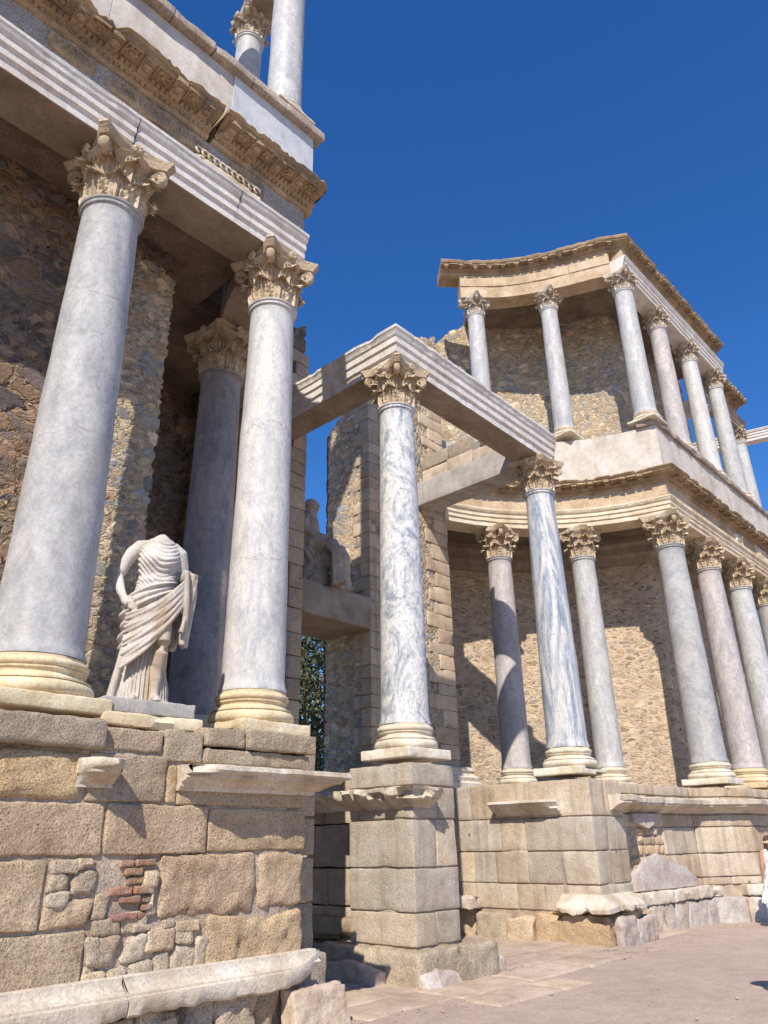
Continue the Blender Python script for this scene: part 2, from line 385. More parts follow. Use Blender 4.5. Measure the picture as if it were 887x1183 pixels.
# rounded, weathered block.  X = along, Y = depth, Z = up in a local frame
def rock_box(bm, lo, hi, r=0.03, res=0.06, amp=0.012, tint=(1, 1, 1), frame=None, seed=0.0, chip=0.0, taper=None):
    tl = tint_layer(bm)
    lo = Vector(lo); hi = Vector(hi)
    d = hi - lo
    r = min(r, min(d) * 0.45)
    ax = []
    for i in range(3):
        m_ = max(1, min(60, int(round((d[i] - 2 * r) / res))))
        ax.append([0.0, r * 0.35, r] + [r + (d[i] - 2 * r) * k / m_ for k in range(1, m_)] + [d[i] - r, d[i] - r * 0.35, d[i]])
    n = [len(a) - 1 for a in ax]
    cache = {}
    def vert(i, j, k):
        key = (i, j, k)
        if key in cache: return cache[key]
        p = Vector((lo.x + ax[0][i], lo.y + ax[1][j], lo.z + ax[2][k]))
        q = Vector([min(max(p[a], lo[a] + r), hi[a] - r) for a in range(3)])
        e = p - q
        if e.length > 1e-6: p2 = q + e.normalized() * r
        else: p2 = p
        if taper: p2 = taper(p2)
        sp = p2 + Vector((seed * 3.7, seed * 1.3, seed * 2.1))
        nv = Vector((fbm(sp, 2.2), fbm(sp + Vector((9, 3, 1)), 2.2), fbm(sp + Vector((1, 7, 5)), 2.2)))
        nv2 = fbm(sp + Vector((4, 4, 4)), 9.0, 3)
        on_edge = sum(1 for a in range(3) if p[a] < lo[a] + r * 1.3 or p[a] > hi[a] - r * 1.3)
        p2 = p2 + nv * amp * 0.75
        c = (lo + hi) * 0.5
        if on_edge >= 1:
            nn = (p - c)
            nn = Vector([0 if lo[a] + 1e-5 < p[a] < hi[a] - 1e-5 else (1 if nn[a] > 0 else -1) for a in range(3)])
            if nn.length: p2 = p2 + nn.normalized() * nv2 * amp
        if chip and on_edge >= 2:
            cn = noise.noise(sp * 2.3 + Vector((2, 8, 3)))
            if cn > 0.2: p2 = p2 + (c - p2).normalized() * chip * (cn - 0.2) * 3
        w = frame(p2) if frame else p2
        v = bm.verts.new(w)
        s = 1.0
        v[tl] = (tint[0] * s, tint[1] * s, tint[2] * s, 1)
        cache[key] = v
        return v
    def quad(a, b, c, e):
        try: bm.faces.new((a, b, c, e))
        except ValueError: pass
    for k0 in (0, n[2]):
        for i in range(n[0]):
            for j in range(n[1]):
                quad(vert(i, j, k0), vert(i + 1, j, k0), vert(i + 1, j + 1, k0), vert(i, j + 1, k0))
    for j0 in (0, n[1]):
        for i in range(n[0]):
            for k in range(n[2]):
                quad(vert(i, j0, k), vert(i + 1, j0, k), vert(i + 1, j0, k + 1), vert(i, j0, k + 1))
    for i0 in (0, n[0]):
        for j in range(n[1]):
            for k in range(n[2]):
                quad(vert(i0, j, k), vert(i0, j + 1, k), vert(i0, j + 1, k + 1), vert(i0, j, k + 1))

def box(bm, lo, hi, frame=None):
    vs = []
    for z in (lo[2], hi[2]):
        for x, y in ((lo[0], lo[1]), (hi[0], lo[1]), (hi[0], hi[1]), (lo[0], hi[1])):
            p = Vector((x, y, z))
            vs.append(bm.verts.new(frame(p) if frame else p))
    for f in ((0, 1, 2, 3), (4, 5, 6, 7), (0, 1, 5, 4), (1, 2, 6, 5), (2, 3, 7, 6), (3, 0, 4, 7)):
        bm.faces.new([vs[i] for i in f])
    return vs

def lathe(bm, prof, segs=48, center=(0, 0, 0), wob=0.0, seed=0):
    rings = []
    c = Vector(center)
    for r, z in prof:
        ring = []
        for i in range(segs):
            a = 2 * math.pi * i / segs
            p = Vector((math.cos(a) * r, math.sin(a) * r, z))
            if wob:
                w = fbm(p * 1.0 + Vector((seed, seed * 2, 0)), 3.0, 4) * wob
                p.x += math.cos(a) * w; p.y += math.sin(a) * w; p.z += w * 0.4
            ring.append(bm.verts.new(c + p))
        rings.append(ring)
    for a, b in zip(rings, rings[1:]):
        for i in range(segs):
            j = (i + 1) % segs
            bm.faces.new((a[i], a[j], b[j], b[i]))
    bm.faces.new(list(reversed(rings[0])))
    bm.faces.new(rings[-1])
    return rings

def tube(bm, pts, rad, segs=8, flat=1.0, side=None, cap=True):
    """tube along points with radius per point; flat scales the side axis"""
    rings = []
    n = len(pts)
    pts = [Vector(p) for p in pts]
    ref = Vector(side) if side else Vector((0, 0, 1))
    for i, p in enumerate(pts):
        tdir = (pts[min(i + 1, n - 1)] - pts[max(i - 1, 0)])
        if tdir.length < 1e-9: tdir = Vector((0, 0, 1))
        tdir.normalize()
        if side: a = ref
        else:
            a = tdir.cross(ref)
            if a.length < 1e-3: a = tdir.cross(Vector((1, 0, 0)))
        a = (a - tdir * a.dot(tdir))
        if a.length < 1e-6: a = tdir.orthogonal()
        a.normalize()
        b = tdir.cross(a)
        r = rad[i] if isinstance(rad, (list, tuple)) else rad
        rings.append([bm.verts.new(p + a * math.cos(2 * math.pi * k / segs) * r * flat + b * math.sin(2 * math.pi * k / segs) * r) for k in range(segs)])
    for x, y in zip(rings, rings[1:]):
        for k in range(segs):
            bm.faces.new((x[k], x[(k + 1) % segs], y[(k + 1) % segs], y[k]))
    if cap:
        bm.faces.new(list(reversed(rings[0]))); bm.faces.new(rings[-1])

# paths in plan with a mitred outward (right hand) normal
class Path:
    def __init__(s, pts, step=0.25):
        s.raw = [Vector((p[0], p[1])) for p in pts]
        out = []
        for i in range(len(s.raw) - 1):
            a, b = s.raw[i], s.raw[i + 1]
            n = max(1, int(math.ceil((b - a).length / step)))
            for k in range(n): out.append((a + (b - a) * (k / n), i, k == 0))
        out.append((s.raw[-1], len(s.raw) - 2, True))
        s.P, s.N, s.S = [], [], []
        acc = 0
        for q, (p, i, isv) in enumerate(out):
            d1 = (s.raw[i + 1] - s.raw[i]).normalized()
            n1 = Vector((d1.y, -d1.x))
            nn = n1
            if isv and 0 < q < len(out) - 1:
                d0 = (s.raw[i] - s.raw[i - 1]).normalized()
                n0 = Vector((d0.y, -d0.x))
                nn = (n0 + n1).normalized()
                nn = nn / max(0.3, nn.dot(n1))
            if q: acc += (p - out[q - 1][0]).length
            s.P.append(p); s.N.append(nn); s.S.append(acc)
        s.L = acc
    def at(s, x):
        x = min(max(x, 0), s.L)
        for i in range(len(s.S) - 1):
            if x <= s.S[i + 1] + 1e-9:
                f = (x - s.S[i]) / max(1e-9, s.S[i + 1] - s.S[i])
                d = (s.P[i + 1] - s.P[i]).normalized()
                return s.P[i].lerp(s.P[i + 1], f), Vector((d.y, -d.x)), d
        d = (s.P[-1] - s.P[-2]).normalized()
        return s.P[-1], Vector((d.y, -d.x)), d
    def frame(s, x, off, z):
        """local frame whose X runs along, Y inward, Z up with the origin at offset off"""
        p, n, d = s.at(x)
        o = Vector((p.x + n.x * off, p.y + n.y * off, z))
        def f(q):
            return Vector((o.x + d.x * q.x - n.x * q.y, o.y + d.y * q.x - n.y * q.y, o.z + q.z))
        return f

def sweep(bm, path, prof, amp=0.0, seed=0, ztop=None, zref=None, jag=None, offs=None, mat=0, dense=1):
    """closed profile [(offset, z)...] swept along path, ends capped; jag(i_profile, s)-> inward pull of that point"""
    rows = []
    m = len(prof)
    for q, (p, n) in enumerate(zip(path.P, path.N)):
        row = []
        for k, (o, z) in enumerate(prof):
            if jag:
                do, dz = jag(k, path.S[q])
                o += do; z += dz
            v = Vector((p.x + n.x * o, p.y + n.y * o, z))
            if ztop and zref is not None and z >= zref: v.z = ztop(path.S[q], v) + (z - zref)
            if amp:
                sv = v + Vector((seed * 5.1, seed * 3.3, seed))
                a = fbm(sv, 3.0, 4) * amp
                v += Vector((n.x * a, n.y * a, a * 0.5))
            row.append(bm.verts.new(v))
        rows.append(row)
    for a, b in zip(rows, rows[1:]):
        for k in range(m):
            f = bm.faces.new((a[k], a[(k + 1) % m], b[(k + 1) % m], b[k]))
            f.material_index = mat
    f1 = bm.faces.new(list(reversed(rows[0]))); f2 = bm.faces.new(rows[-1])
    bmesh.ops.triangulate(bm, faces=[f1, f2])
    return rows

def sub_path(p, s0, s1):
    pts = [p.at(s0)[0]] + [q for q, t in zip(p.P, p.S) if s0 + 0.01 < t < s1 - 0.01] + [p.at(s1)[0]]
    return Path([(q.x, q.y) for q in pts], 10.0)

def in_blocks(p, lens, gap=0.007):
    out, s, i = [], 0.0, 0
    while s < p.L - 0.05:
        e = min(s + lens[i % len(lens)], p.L)
        if p.L - e < 0.5: e = p.L
        out.append(sub_path(p, s, e)); s = e + gap; i += 1
    return out

def arc(c, r, a0, a1, n):
    return [(c[0] + r * math.cos(R_(a0 + (a1 - a0) * i / n)), c[1] + r * math.sin(R_(a0 + (a1 - a0) * i / n))) for i in range(n + 1)]

def wall_grid(bm, path, off_front, off_back, z0, ztop, step=0.06, drop=0.0):
    """thick masonry wall along a path with a closed dense mesh (shared vertices, so it can be displaced)"""
    st = []
    n = max(2, int(path.L / step))
    zt_max = max(ztop(path.L * i / n) for i in range(n + 1))
    nz = max(2, int((zt_max - z0) / step))
    nb = max(2, int((off_front - off_back) / 0.2))
    cols_ = []
    for i in range(n + 1):
        s = path.L * i / n
        # mitred position by interpolation of stored stations
        for q in range(len(path.S) - 1):
            if s <= path.S[q + 1] + 1e-9: break
        f = (s - path.S[q]) / max(1e-9, path.S[q + 1] - path.S[q])
        p = path.P[q].lerp(path.P[q + 1], f); nn = path.N[q].lerp(path.N[q + 1], f)
        zt = ztop(s)
        ring = []
        for k in range(nz + 1): ring.append((off_front, z0 + (zt - z0) * k / nz))
        for k in range(1, nb): ring.append((off_front + (off_back - off_front) * k / nb, zt - drop * k / nb - (0.12 * drop * noise.noise(Vector((k * 0.9, s * 2.0, 1))) if drop else 0)))
        nzb = max(2, nz // 4)
        for k in range(nzb + 1): ring.append((off_back, zt - drop - (zt - drop - z0) * k / nzb))
        for k in range(1, nb): ring.append((off_back + (off_front - off_back) * k / nb, z0))
        cols_.append([bm.verts.new((p.x + nn.x * o, p.y + nn.y * o, z)) for o, z in ring])
    m = len(cols_[0])
    for a, b in zip(cols_, cols_[1:]):
        for k in range(m):
            bm.faces.new((a[k], a[(k + 1) % m], b[(k + 1) % m], b[k]))
    # end caps as grids between front and back lines
    nzb = max(2, nz // 4)
    for col, flip in ((cols_[0], True), (cols_[-1], False)):
        front = col[:nz + 1]
        nd = max(2, int((off_front - off_back) / step))
        back = list(reversed(col[nz + nb: nz + nb + nzb + 1]))
        prev = front
        for j in range(1, nd):
            t = j / nd
            cur = []
            for k in range(nz + 1):
                kb = k / nz * nzb
                b0 = back[min(int(kb), nzb)]; b1 = back[min(int(kb) + 1, nzb)]
                bp = b0.co.lerp(b1.co, kb - int(kb))
                cur.append(bm.verts.new(front[k].co.lerp(bp, t)))
            for k in range(nz):
                bm.faces.new((prev[k], prev[k + 1], cur[k + 1], cur[k]))
            prev = cur
    return cols_

# ------------------------------------------------------------------ ground and paving
def build_ground():
    bm = bmesh.new()
    # near patch with relief, far sheet round it
    def g(x, y): return -0.05 - max(0.0, min(1.0, (x - 7) / 8)) * 0.04 + 0.012 * noise.noise(Vector((x * 0.7, y * 0.7, 0)))
    X = [-600, -200, -60, -20] + [-8 + 0.4 * i for i in range(86)] + [40, 80, 240, 600]
    Y = [-600, -200, -60, -20] + [-9 + 0.4 * i for i in range(50)] + [30, 60, 200, 600]
    vs = [[bm.verts.new((x, y, g(x, y))) for y in Y] for x in X]
    for i in range(len(X) - 1):
        for j in range(len(Y) - 1):
            bm.faces.new((vs[i][j], vs[i + 1][j], vs[i + 1][j + 1], vs[i][j + 1]))
    o = link_mesh('ground', bm, 'ground')
    tag(o, kind='structure')
    # irregular flagstones along the foot of the stage front
    bm = bmesh.new()
    r = random.Random(21)
    def flag(x0, x1, y0, y1, z):
        t = r.uniform(0.86, 1.1)
        sk = r.uniform(-0.10, 0.10)
        def tp(p): return Vector((p.x + (p.y - y0) * sk, p.y + (p.x - x0) * r0, p.z))
        r0 = r.uniform(-0.05, 0.05)
        rock_box(bm, (x0, y0, z - 0.16), (x1, y1, z), 0.035, 0.12, 0.014, (t * 1.02, t, t * r.uniform(0.92, 1.02)), seed=r.uniform(0, 50), chip=0.05, taper=tp)
    y = -1.75
    rows = [(-1.72, -1.12), (-1.1, -0.42), (-0.4, 0.35), (0.37, 1.05), (1.07, 1.8), (1.82, 2.6)]
    for ri, (a, b) in enumerate(rows):
        x = 3.3 + r.uniform(-0.2, 0.2) + (1.6 if ri == 0 else 0)
        xe = (6.6, 9.2, 12.6, 12.8, 12.6, 12.2)[ri]
        while x < xe:
            w = r.uniform(0.7, 1.6)
            flag(x, x + w - 0.03, a + r.uniform(-0.03, 0.03), b + r.uniform(-0.03, 0.02) , -0.025 + r.uniform(-0.015, 0.012) - max(0, x - 7) * 0.006)
            x += w
    o = link_mesh('pavement', bm, 'paving', smooth=True)
    tag(o, kind='structure')
build_ground()

# ------------------------------------------------------------------ columns
def leaf(bm, ang, r0, z0, h, w, seed=0.0, curl=0.15):
    """one acanthus leaf: lobed outline, midrib, grooves and a curled tip"""
    NT_, NS = 16, 12
    ca, sa = math.cos(ang), math.sin(ang)
    grid = []
    for back in (0, 1):
        g = []
        for i in range(NT_ + 1):
            t = i / NT_
            if t < 0.72:
                rr = r0 + 0.02 + 0.05 * t; z = z0 + h * (t / 0.72) * 0.86
            else:
                q = (t - 0.72) / 0.28 * 2.3
                rc = curl * 0.55
                rr = r0 + 0.056 + rc * (1 - math.cos(q)); z = z0 + h * 0.86 + rc * 1.25 * math.sin(q)
            lob = 1.0 + 0.30 * abs(math.sin(math.pi * 4.5 * t)) - 0.16
            ww = w * 0.5 * (0.78 + 0.38 * math.sin(math.pi * min(1, t * 1.1))) * (1 - 0.55 * max(0, (t - 0.7) / 0.3) ** 1.3) * lob
            row = []
            for j in range(NS + 1):
                s = -1 + 2 * j / NS
                rib = 0.030 * math.exp(-(s / 0.16) ** 2) * (1 - t * 0.4)
                grv = 0.021 * math.cos(s * math.pi * 5.0 + t * 3 * abs(s))
                cup = -0.035 * s * s * (1 - t)
                tip = -0.05 * abs(s) ** 2 * max(0, t - 0.6)
                rad = rr + rib + grv + cup - (0.035 if back else 0)
                x = s * ww
                zz = z + tip * 2 - 0.03 * abs(s) * (1 if t > 0.75 else 0)
                p = Vector((ca * rad - sa * x, sa * rad + ca * x, zz))
                a = fbm(p + Vector((seed, 0, seed)), 9, 3) * 0.009
                p += Vector((ca * a, sa * a, a))
                row.append(bm.verts.new(p))
            g.append(row)
        grid.append(g)
    A, B = grid
    for g in (A, B):
        for i in range(NT_):
            for j in range(NS):
                bm.faces.new((g[i][j], g[i][j + 1], g[i + 1][j + 1], g[i + 1][j]))
    for i in range(NT_):
        bm.faces.new((A[i][0], A[i + 1][0], B[i + 1][0], B[i][0]))
        bm.faces.new((A[i][NS], B[i][NS], B[i + 1][NS], A[i + 1][NS]))
    for j in range(NS):
        bm.faces.new((A[NT_][j], A[NT_][j + 1], B[NT_][j + 1], B[NT_][j]))

def capital_bm(seed=0, broken=()):
    """corinthian capital for a shaft neck of radius .325; z 0 (neck) to .89 (abacus top)"""
    bm = bmesh.new()
    lathe(bm, [(0.29, -0.01), (0.30, 0.02), (0.29, 0.1), (0.29, 0.45), (0.315, 0.6), (0.37, 0.70), (0.42, 0.735), (0.43, 0.755)], 48)
    for i in range(8):
        leaf(bm, math.pi * 2 * i / 8 + math.pi / 8, 0.30, 0.015, 0.31, 0.30, seed + i, 0.14)
    for i in range(8):
        leaf(bm, math.pi * 2 * i / 8, 0.295, 0.05, 0.51, 0.30, seed + 20 + i, 0.19)
    for i in range(4):
        a = math.pi / 4 + i * math.pi / 2
        d = Vector((math.cos(a), math.sin(a), 0)); sd = Vector((-math.sin(a), math.cos(a), 0))
        if i in broken:
            continue
        # corner volute
        pts, rad = [], []
        for q in range(7):
            t = q / 6
            pts.append(d * (0.31 + 0.02 * t + 0.17 * t ** 2.2) + Vector((0, 0, 0.40 + 0.33 * t))); rad.append(0.026 + 0.016 * t)
        c = d * 0.50 + Vector((0, 0, 0.635))
        for q in range(1, 19):
            th = math.pi * 0.62 - q / 18 * math.pi * 3.1
            r = 0.10 * (1 - 0.74 * q / 18)
            pts.append(c + d * math.cos(th) * r + Vector((0, 0, 1)) * math.sin(th) * r); rad.append(0.042 * (1 - 0.35 * q / 18))
        tube(bm, pts, rad, 8, 1.5, side=sd)
        # leaf under the volute
        leaf(bm, a, 0.31, 0.36, 0.27, 0.17, seed + 40 + i, 0.20)
        for sg in (-1, 1):
            a2 = a + sg * 0.52
            d2 = Vector((math.cos(a2), math.sin(a2), 0)); s2 = Vector((-math.sin(a2), math.cos(a2), 0))
            pts, rad = [], []
            for q in range(6):
                t = q / 5
                pts.append(d2 * (0.315 + 0.055 * t) + Vector((0, 0, 0.42 + 0.24 * t)) + s2 * sg * 0.02 * t); rad.append(0.022)
            c = d2 * 0.385 + s2 * sg * 0.065 + Vector((0, 0, 0.635))
            for q in range(1, 13):
                th = math.pi - q / 12 * math.pi * 2.4
                r = 0.05 * (1 - 0.7 * q / 12)
                pts.append(c + s2 * sg * math.cos(th) * r + Vector((0, 0, 1)) * math.sin(th) * r); rad.append(0.022)
            tube(bm, pts, rad, 6, 1.0)
    # abacus with hollow sides
    def outline(f, z, cut):
        out = []
        for i in range(4):
            a0 = math.pi / 4 + i * math.pi / 2
            d = Vector((math.cos(a0), math.sin(a0))); s = Vector((-math.sin(a0), math.cos(a0)))
            L = 0.68 * f if i not in broken else 0.52 * f
            p0 = d * L + s * cut
            a1 = a0 + math.pi / 2
            dn = Vector((math.cos(a1), math.sin(a1))); sn = Vector((-math.sin(a1), math.cos(a1)))
            L2 = 0.68 * f if (i + 1) % 4 not in broken else 0.52 * f
            p1 = dn * L2 - sn * cut
            am = a0 + math.pi / 4
            mid = Vector((math.cos(am), math.sin(am))) * 0.395 * f
            for q in range(12):
                t = q / 12
                p = p0.lerp(p1, t)
                chord_mid = (p0 + p1) / 2
                p = p + (mid - chord_mid) * (1 - (2 * t - 1) ** 2)
                out.append(Vector((p.x, p.y, z)))
            out.append(Vector((p1.x, p1.y, z)))
        return out
    rings = []
    for f, z in ((0.90, 0.745), (0.93, 0.79), (0.96, 0.81), (0.95, 0.825), (1.0, 0.85), (1.0, 0.89)):
        ring = []
        for p in outline(f, z, 0.055):
            w = fbm(p + Vector((seed * 3, 0, 0)), 7, 3) * 0.022
            ring.append(bm.verts.new(p * (1 + w) if z < 0.88 else Vector((p.x * (1 + w), p.y * (1 + w), z))))
        rings.append(ring)
    for a, b in zip(rings, rings[1:]):
        n = len(a)
        for k in range(n): bm.faces.new((a[k], a[(k + 1) % n], b[(k + 1) % n], b[k]))
    f1 = bm.faces.new(list(reversed(rings[0]))); f2 = bm.faces.new(rings[-1])
    bmesh.ops.triangulate(bm, faces=[f1, f2])
    # flowers in the middle of each side
    for i in range(4):
        a = i * math.pi / 2
        d = Vector((math.cos(a), math.sin(a), 0)); s = Vector((-math.sin(a), math.cos(a), 0))
        c = d * 0.425 + Vector((0, 0, 0.815))
        tube(bm, [d * 0.33 + Vector((0, 0, 0.5)), d * 0.36 + Vector((0, 0, 0.66)), c], 0.022, 6)
        for q in range(6):
            th = q * math.pi / 3
            p = c + (s * math.cos(th) + Vector((0, 0, 1)) * math.sin(th)) * 0.055
            tube(bm, [c, p + d * 0.02, p + d * 0.035 + (p - c) * 0.3], [0.02, 0.036, 0.012], 6)
    # weathering
    for v in bm.verts:
        w = Vector((fbm(v.co + Vector((seed, 1, 2)), 6, 3), fbm(v.co + Vector((3, seed, 5)), 6, 3), fbm(v.co + Vector((8, 2, seed)), 6, 3))) * 0.009
        if v.co.z < 0.885: v.co += w
    return bm

def mesh_from(bm, name, mat, sharp=50):
    o = link_mesh(name, bm, mat, None, True, sharp)
    me = o.data
    bpy.data.objects.remove(o)
    return me

CAPS = [mesh_from(capital_bm(1), 'capital', 'capital'), mesh_from(capital_bm(5, broken=(2,)), 'capital', 'capital')]
CAPS_PALE = [mesh_from(capital_bm(9), 'capital', 'capital_pale'), mesh_from(capital_bm(13, broken=(1,)), 'capital', 'capital_pale')]

def chip_plinth(p, seed):
    return p

def base_bm(rb, h=0.51, hp=0.14, broken=False, seed=0, res=0.035):
    """attic base under a shaft of radius rb: torus, hollow, torus on a square plinth"""
    bm = bmesh.new()
    z0 = hp
    H = h - hp
    R1 = rb * 1.33
    R2 = rb * 1.16
    prof = [(rb * 0.9, z0 - 0.01), (R1 * 0.95, z0)]
    t1 = H * 0.36
    for q in range(9):
        th = -math.pi / 2 + math.pi * q / 8
        prof.append((R1 - t1 / 2 + math.cos(th) * t1 / 2, z0 + t1 / 2 + math.sin(th) * t1 / 2))
    z = z0 + t1
    prof += [(R1 * 0.93, z + 0.005), (R1 * 0.93, z + 0.02)]
    z += 0.02
    sc = H * 0.22
    for q in range(1, 7):
        t = q / 6
        prof.append((R1 * 0.93 + (R2 * 0.95 - R1 * 0.93) * t - 0.045 * math.sin(math.pi * t), z + sc * t))
    z += sc
    prof += [(R2 * 0.96, z + 0.002), (R2 * 0.96, z + 0.018)]
    z += 0.018
    t2 = H * 0.23
    for q in range(9):
        th = -math.pi / 2 + math.pi * q / 8
        prof.append((R2 - t2 / 2 + math.cos(th) * t2 / 2, z + t2 / 2 + math.sin(th) * t2 / 2))
    z += t2
    prof += [(rb * 1.06, z), (rb * 1.06, z + 0.025), (rb * 1.0, h), (rb * 0.5, h)]
    lathe(bm, prof, 56, wob=0.007 if not broken else 0.024, seed=seed)
    w = rb * 1.31
    rock_box(bm, (-w, -w, 0), (w, w, hp), 0.014, res, 0.006, seed=seed, chip=(0.03 if rb > 0.34 else 0.01) if not broken else 0.22)
    return bm

def shaft_bm(rb, rt, L, seed=0):
    bm = bmesh.new()
    prof = [(rb * 0.4, 0.0), (rb * 1.07, 0.0), (rb * 1.07, 0.035), (rb * 1.03, 0.07), (rb * 1.005, 0.13)]
    n = 40
    for q in range(n + 1):
        t = q / n
        z = 0.16 + (L - 0.16 - 0.10) * t
        r = rb + (rt - rb) * (t ** 1.35)
        prof.append((r, z))
    prof += [(rt * 1.02, L - 0.085), (rt * 1.08, L - 0.078), (rt * 1.10, L - 0.06), (rt * 1.08, L - 0.042), (rt * 1.06, L - 0.036),
             (rt * 1.14, L - 0.028), (rt * 1.16, L - 0.01), (rt * 1.12, L + 0.004), (rt * 0.5, L + 0.004)]
    rings = []
    segs = 56
    for r, z in prof:
        ring = []
        for i in range(segs):
            a = 2 * math.pi * i / segs
            p = Vector((math.cos(a) * r, math.sin(a) * r, z))
            w = fbm(p + Vector((seed, seed, 0)), 1.6, 4) * 0.006
            if z < 0.1:
                c = noise.noise(p * 4 + Vector((seed * 3, 0, 0)))
                if c > 0.15: w -= (c - 0.15) * 0.10
            p.x += math.cos(a) * w; p.y += math.sin(a) * w
            ring.append(bm.verts.new(p))
        rings.append(ring)
    for a, b in zip(rings, rings[1:]):
        for i in range(segs):
            bm.faces.new((a[i], a[(i + 1) % segs], b[(i + 1) % segs], b[i]))
    bm.faces.new(list(reversed(rings[0]))); bm.faces.new(rings[-1])
    return bm

ZP = 2.70      # underside of the plinths, lower storey
ZS = 3.21      # foot of the shafts
LOWER_TOP = 8.81
def column(u, v, rb, rt, mat, label, group, cap=0, zp=ZP, ztop=LOWER_TOP, zsoffit=9.70, base='base_pale', pale=False, broken=False, seed=0, rz=0.0, hb=0.51, hp=0.14):
    t = empty('marble_column', (u, v, zp), label, 'column', group, rz)
    o = link_mesh('column_base', base_bm(rb, hb, hp, broken, seed), base, t, True, 45)
    o.location = (0, 0, 0)
    s = link_mesh('shaft', shaft_bm(rb, rt, ztop - zp - hb, seed), mat, t, True, 40)
    s.location = (0, 0, hb)
    me = (CAPS_PALE if pale else CAPS)[cap]
    c = bpy.data.objects.new('capital', me)
    COL.objects.link(c); c.parent = t
    c.location = (0, 0, ztop - zp)
    k = rt / 0.325
    c.scale = (k, k, (zsoffit - ztop) / 0.89)
    return t

GL = 'marble columns of the lower storey'
GU = 'marble columns of the upper storey'
column(0.0, 0.0, 0.425, 0.335, 'marble_grey', 'large smooth grey column nearest the viewer, left of the headless statue', GL, 0, base='base_stone', broken=False, seed=1)
column(2.58, 0.0, 0.375, 0.315, 'marble_white_grey', 'pale veined column just right of the headless statue, on a yellow base', GL, 0, base='base_stone', seed=2)
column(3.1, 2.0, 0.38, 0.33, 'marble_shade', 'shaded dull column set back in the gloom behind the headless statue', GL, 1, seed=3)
column(5.943, 0.565, 0.37, 0.305, 'marble_band', 'white column with swirling grey bands under the corner of the bare porch beam', GL, 0, zsoffit=9.66, broken=True, seed=4)
column(10.775, 0.578, 0.395, 0.31, 'marble_blue', 'blue and white streaked column carrying the far end of the porch beam', GL, 1, ztop=8.74, zsoffit=9.53, broken=True, seed=5)
column(13.86, 3.834, 0.365, 0.325, 'marble_rosy', 'rosy grey column deepest in the curved recess, crossed by a shadow', GL, 0, seed=6)
column(15.544, 2.156, 0.345, 0.315, 'marble_pale_blue', 'slim grey column with a patched brown foot right of the blue streaked column', GL, 1, seed=7)
column(16.442, 0.0, 0.415, 0.345, 'marble_grey', 'grey column under the corner where the curved entablature turns straight', GL, 0, seed=8)
column(19.10, 0.0, 0.40, 0.335, 'marble_rosy', 'rosy grey column second along the straight right-hand colonnade', GL, 1, base='base_stone', seed=9)
column(21.70, 0.0, 0.40, 0.335, 'marble_pale_blue', 'grey column third along the straight right-hand colonnade', GL, 0, seed=10)
column(24.30, 0.0, 0.40, 0.335, 'marble_grey', 'grey column cut by the right edge at the end of the lower colonnade', GL, 1, seed=11)
column(-5.3, 0.0, 0.42, 0.335, 'marble_grey', 'grey column further along the near front, beyond the left edge', GL, 0, seed=12)

ZUP = 12.62
UT, US = 17.45, 18.10
def ucol(u, v, mat, label, cap=0, seed=0, rb=0.31, rt=0.275, hb=0.30, hp=0.06):
    return column(u, v, rb, rt, mat, label, GU, cap, ZUP, UT, US, 'base_pale', True, False, seed, 0.0, hb, hp)
ucol(2.50, -0.12, 'marble_pale_blue', 'smooth white column rising out of the top of the picture above the near cornice', 0, 31, 0.295, 0.28, 0.2, 0.04)
ucol(3.10, 2.0, 'marble_pale_blue', 'upper column with a broken-looking capital half hidden behind the near parapet', 1, 32, 0.285, 0.27)
ucol(13.98, 4.02, 'marble_pale_blue', 'pale blue column at the left end of the curved upper entablature', 0, 33, 0.30, 0.265)
ucol(15.42, 2.12, 'marble_pale_blue', 'pale blue column second from the left under the curved upper entablature', 1, 34, 0.30, 0.265)
ucol(16.32, -0.06, 'marble_pale_blue', 'pale blue column under the upper corner, standing on the plastered parapet', 0, 35, 0.325, 0.285)
ucol(18.95, 0.0, 'marble_rosy', 'mottled column next after the upper corner column', 1, 36, 0.315, 0.275)
ucol(21.55, 0.0, 'marble_white_grey', 'whitish column third along the straight upper colonnade', 0, 37, 0.315, 0.275)
ucol(24.05, 0.0, 'marble_pale_blue', 'smooth blue-grey column at the end of the tall upper entablature', 1, 38, 0.315, 0.275)
ucol(29.3, 0.95, 'marble_pale_blue', 'farthest column beyond the gap, patched with tan at mid height, seen against the sky', 0, 39, 0.315, 0.275)

# ------------------------------------------------------------------ entablatures
OL = (8.53, -1.21)
ORc = (10.49, -1.21)
RA = 6.07

def arch_prof(z0, h, f=0.33, back=-0.36, mould=0.09):
    """three stepped bands under a moulded crown; offsets outward"""
    z1 = z0 + h
    b = h * 0.23
    return [(back, z0), (f - 0.05, z0), (f - 0.05, z0 + b), (f - 0.035, z0 + b + 0.012), (f - 0.035, z0 + b + 0.022), (f - 0.012, z0 + b + 0.03),
            (f - 0.012, z0 + 2.1 * b), (f + 0.002, z0 + 2.1 * b + 0.015), (f + 0.022, z0 + 2.1 * b + 0.03), (f + 0.022, z0 + 3.1 * b),
            (f + 0.035, z0 + 3.1 * b + 0.01), (f + 0.05, z0 + 3.1 * b + 0.03), (f + 0.06, z0 + 3.45 * b), (f + mould * 0.85, z0 + 3.9 * b),
            (f + mould, z0 + 4.0 * b), (f + mould, z1), (back, z1)]

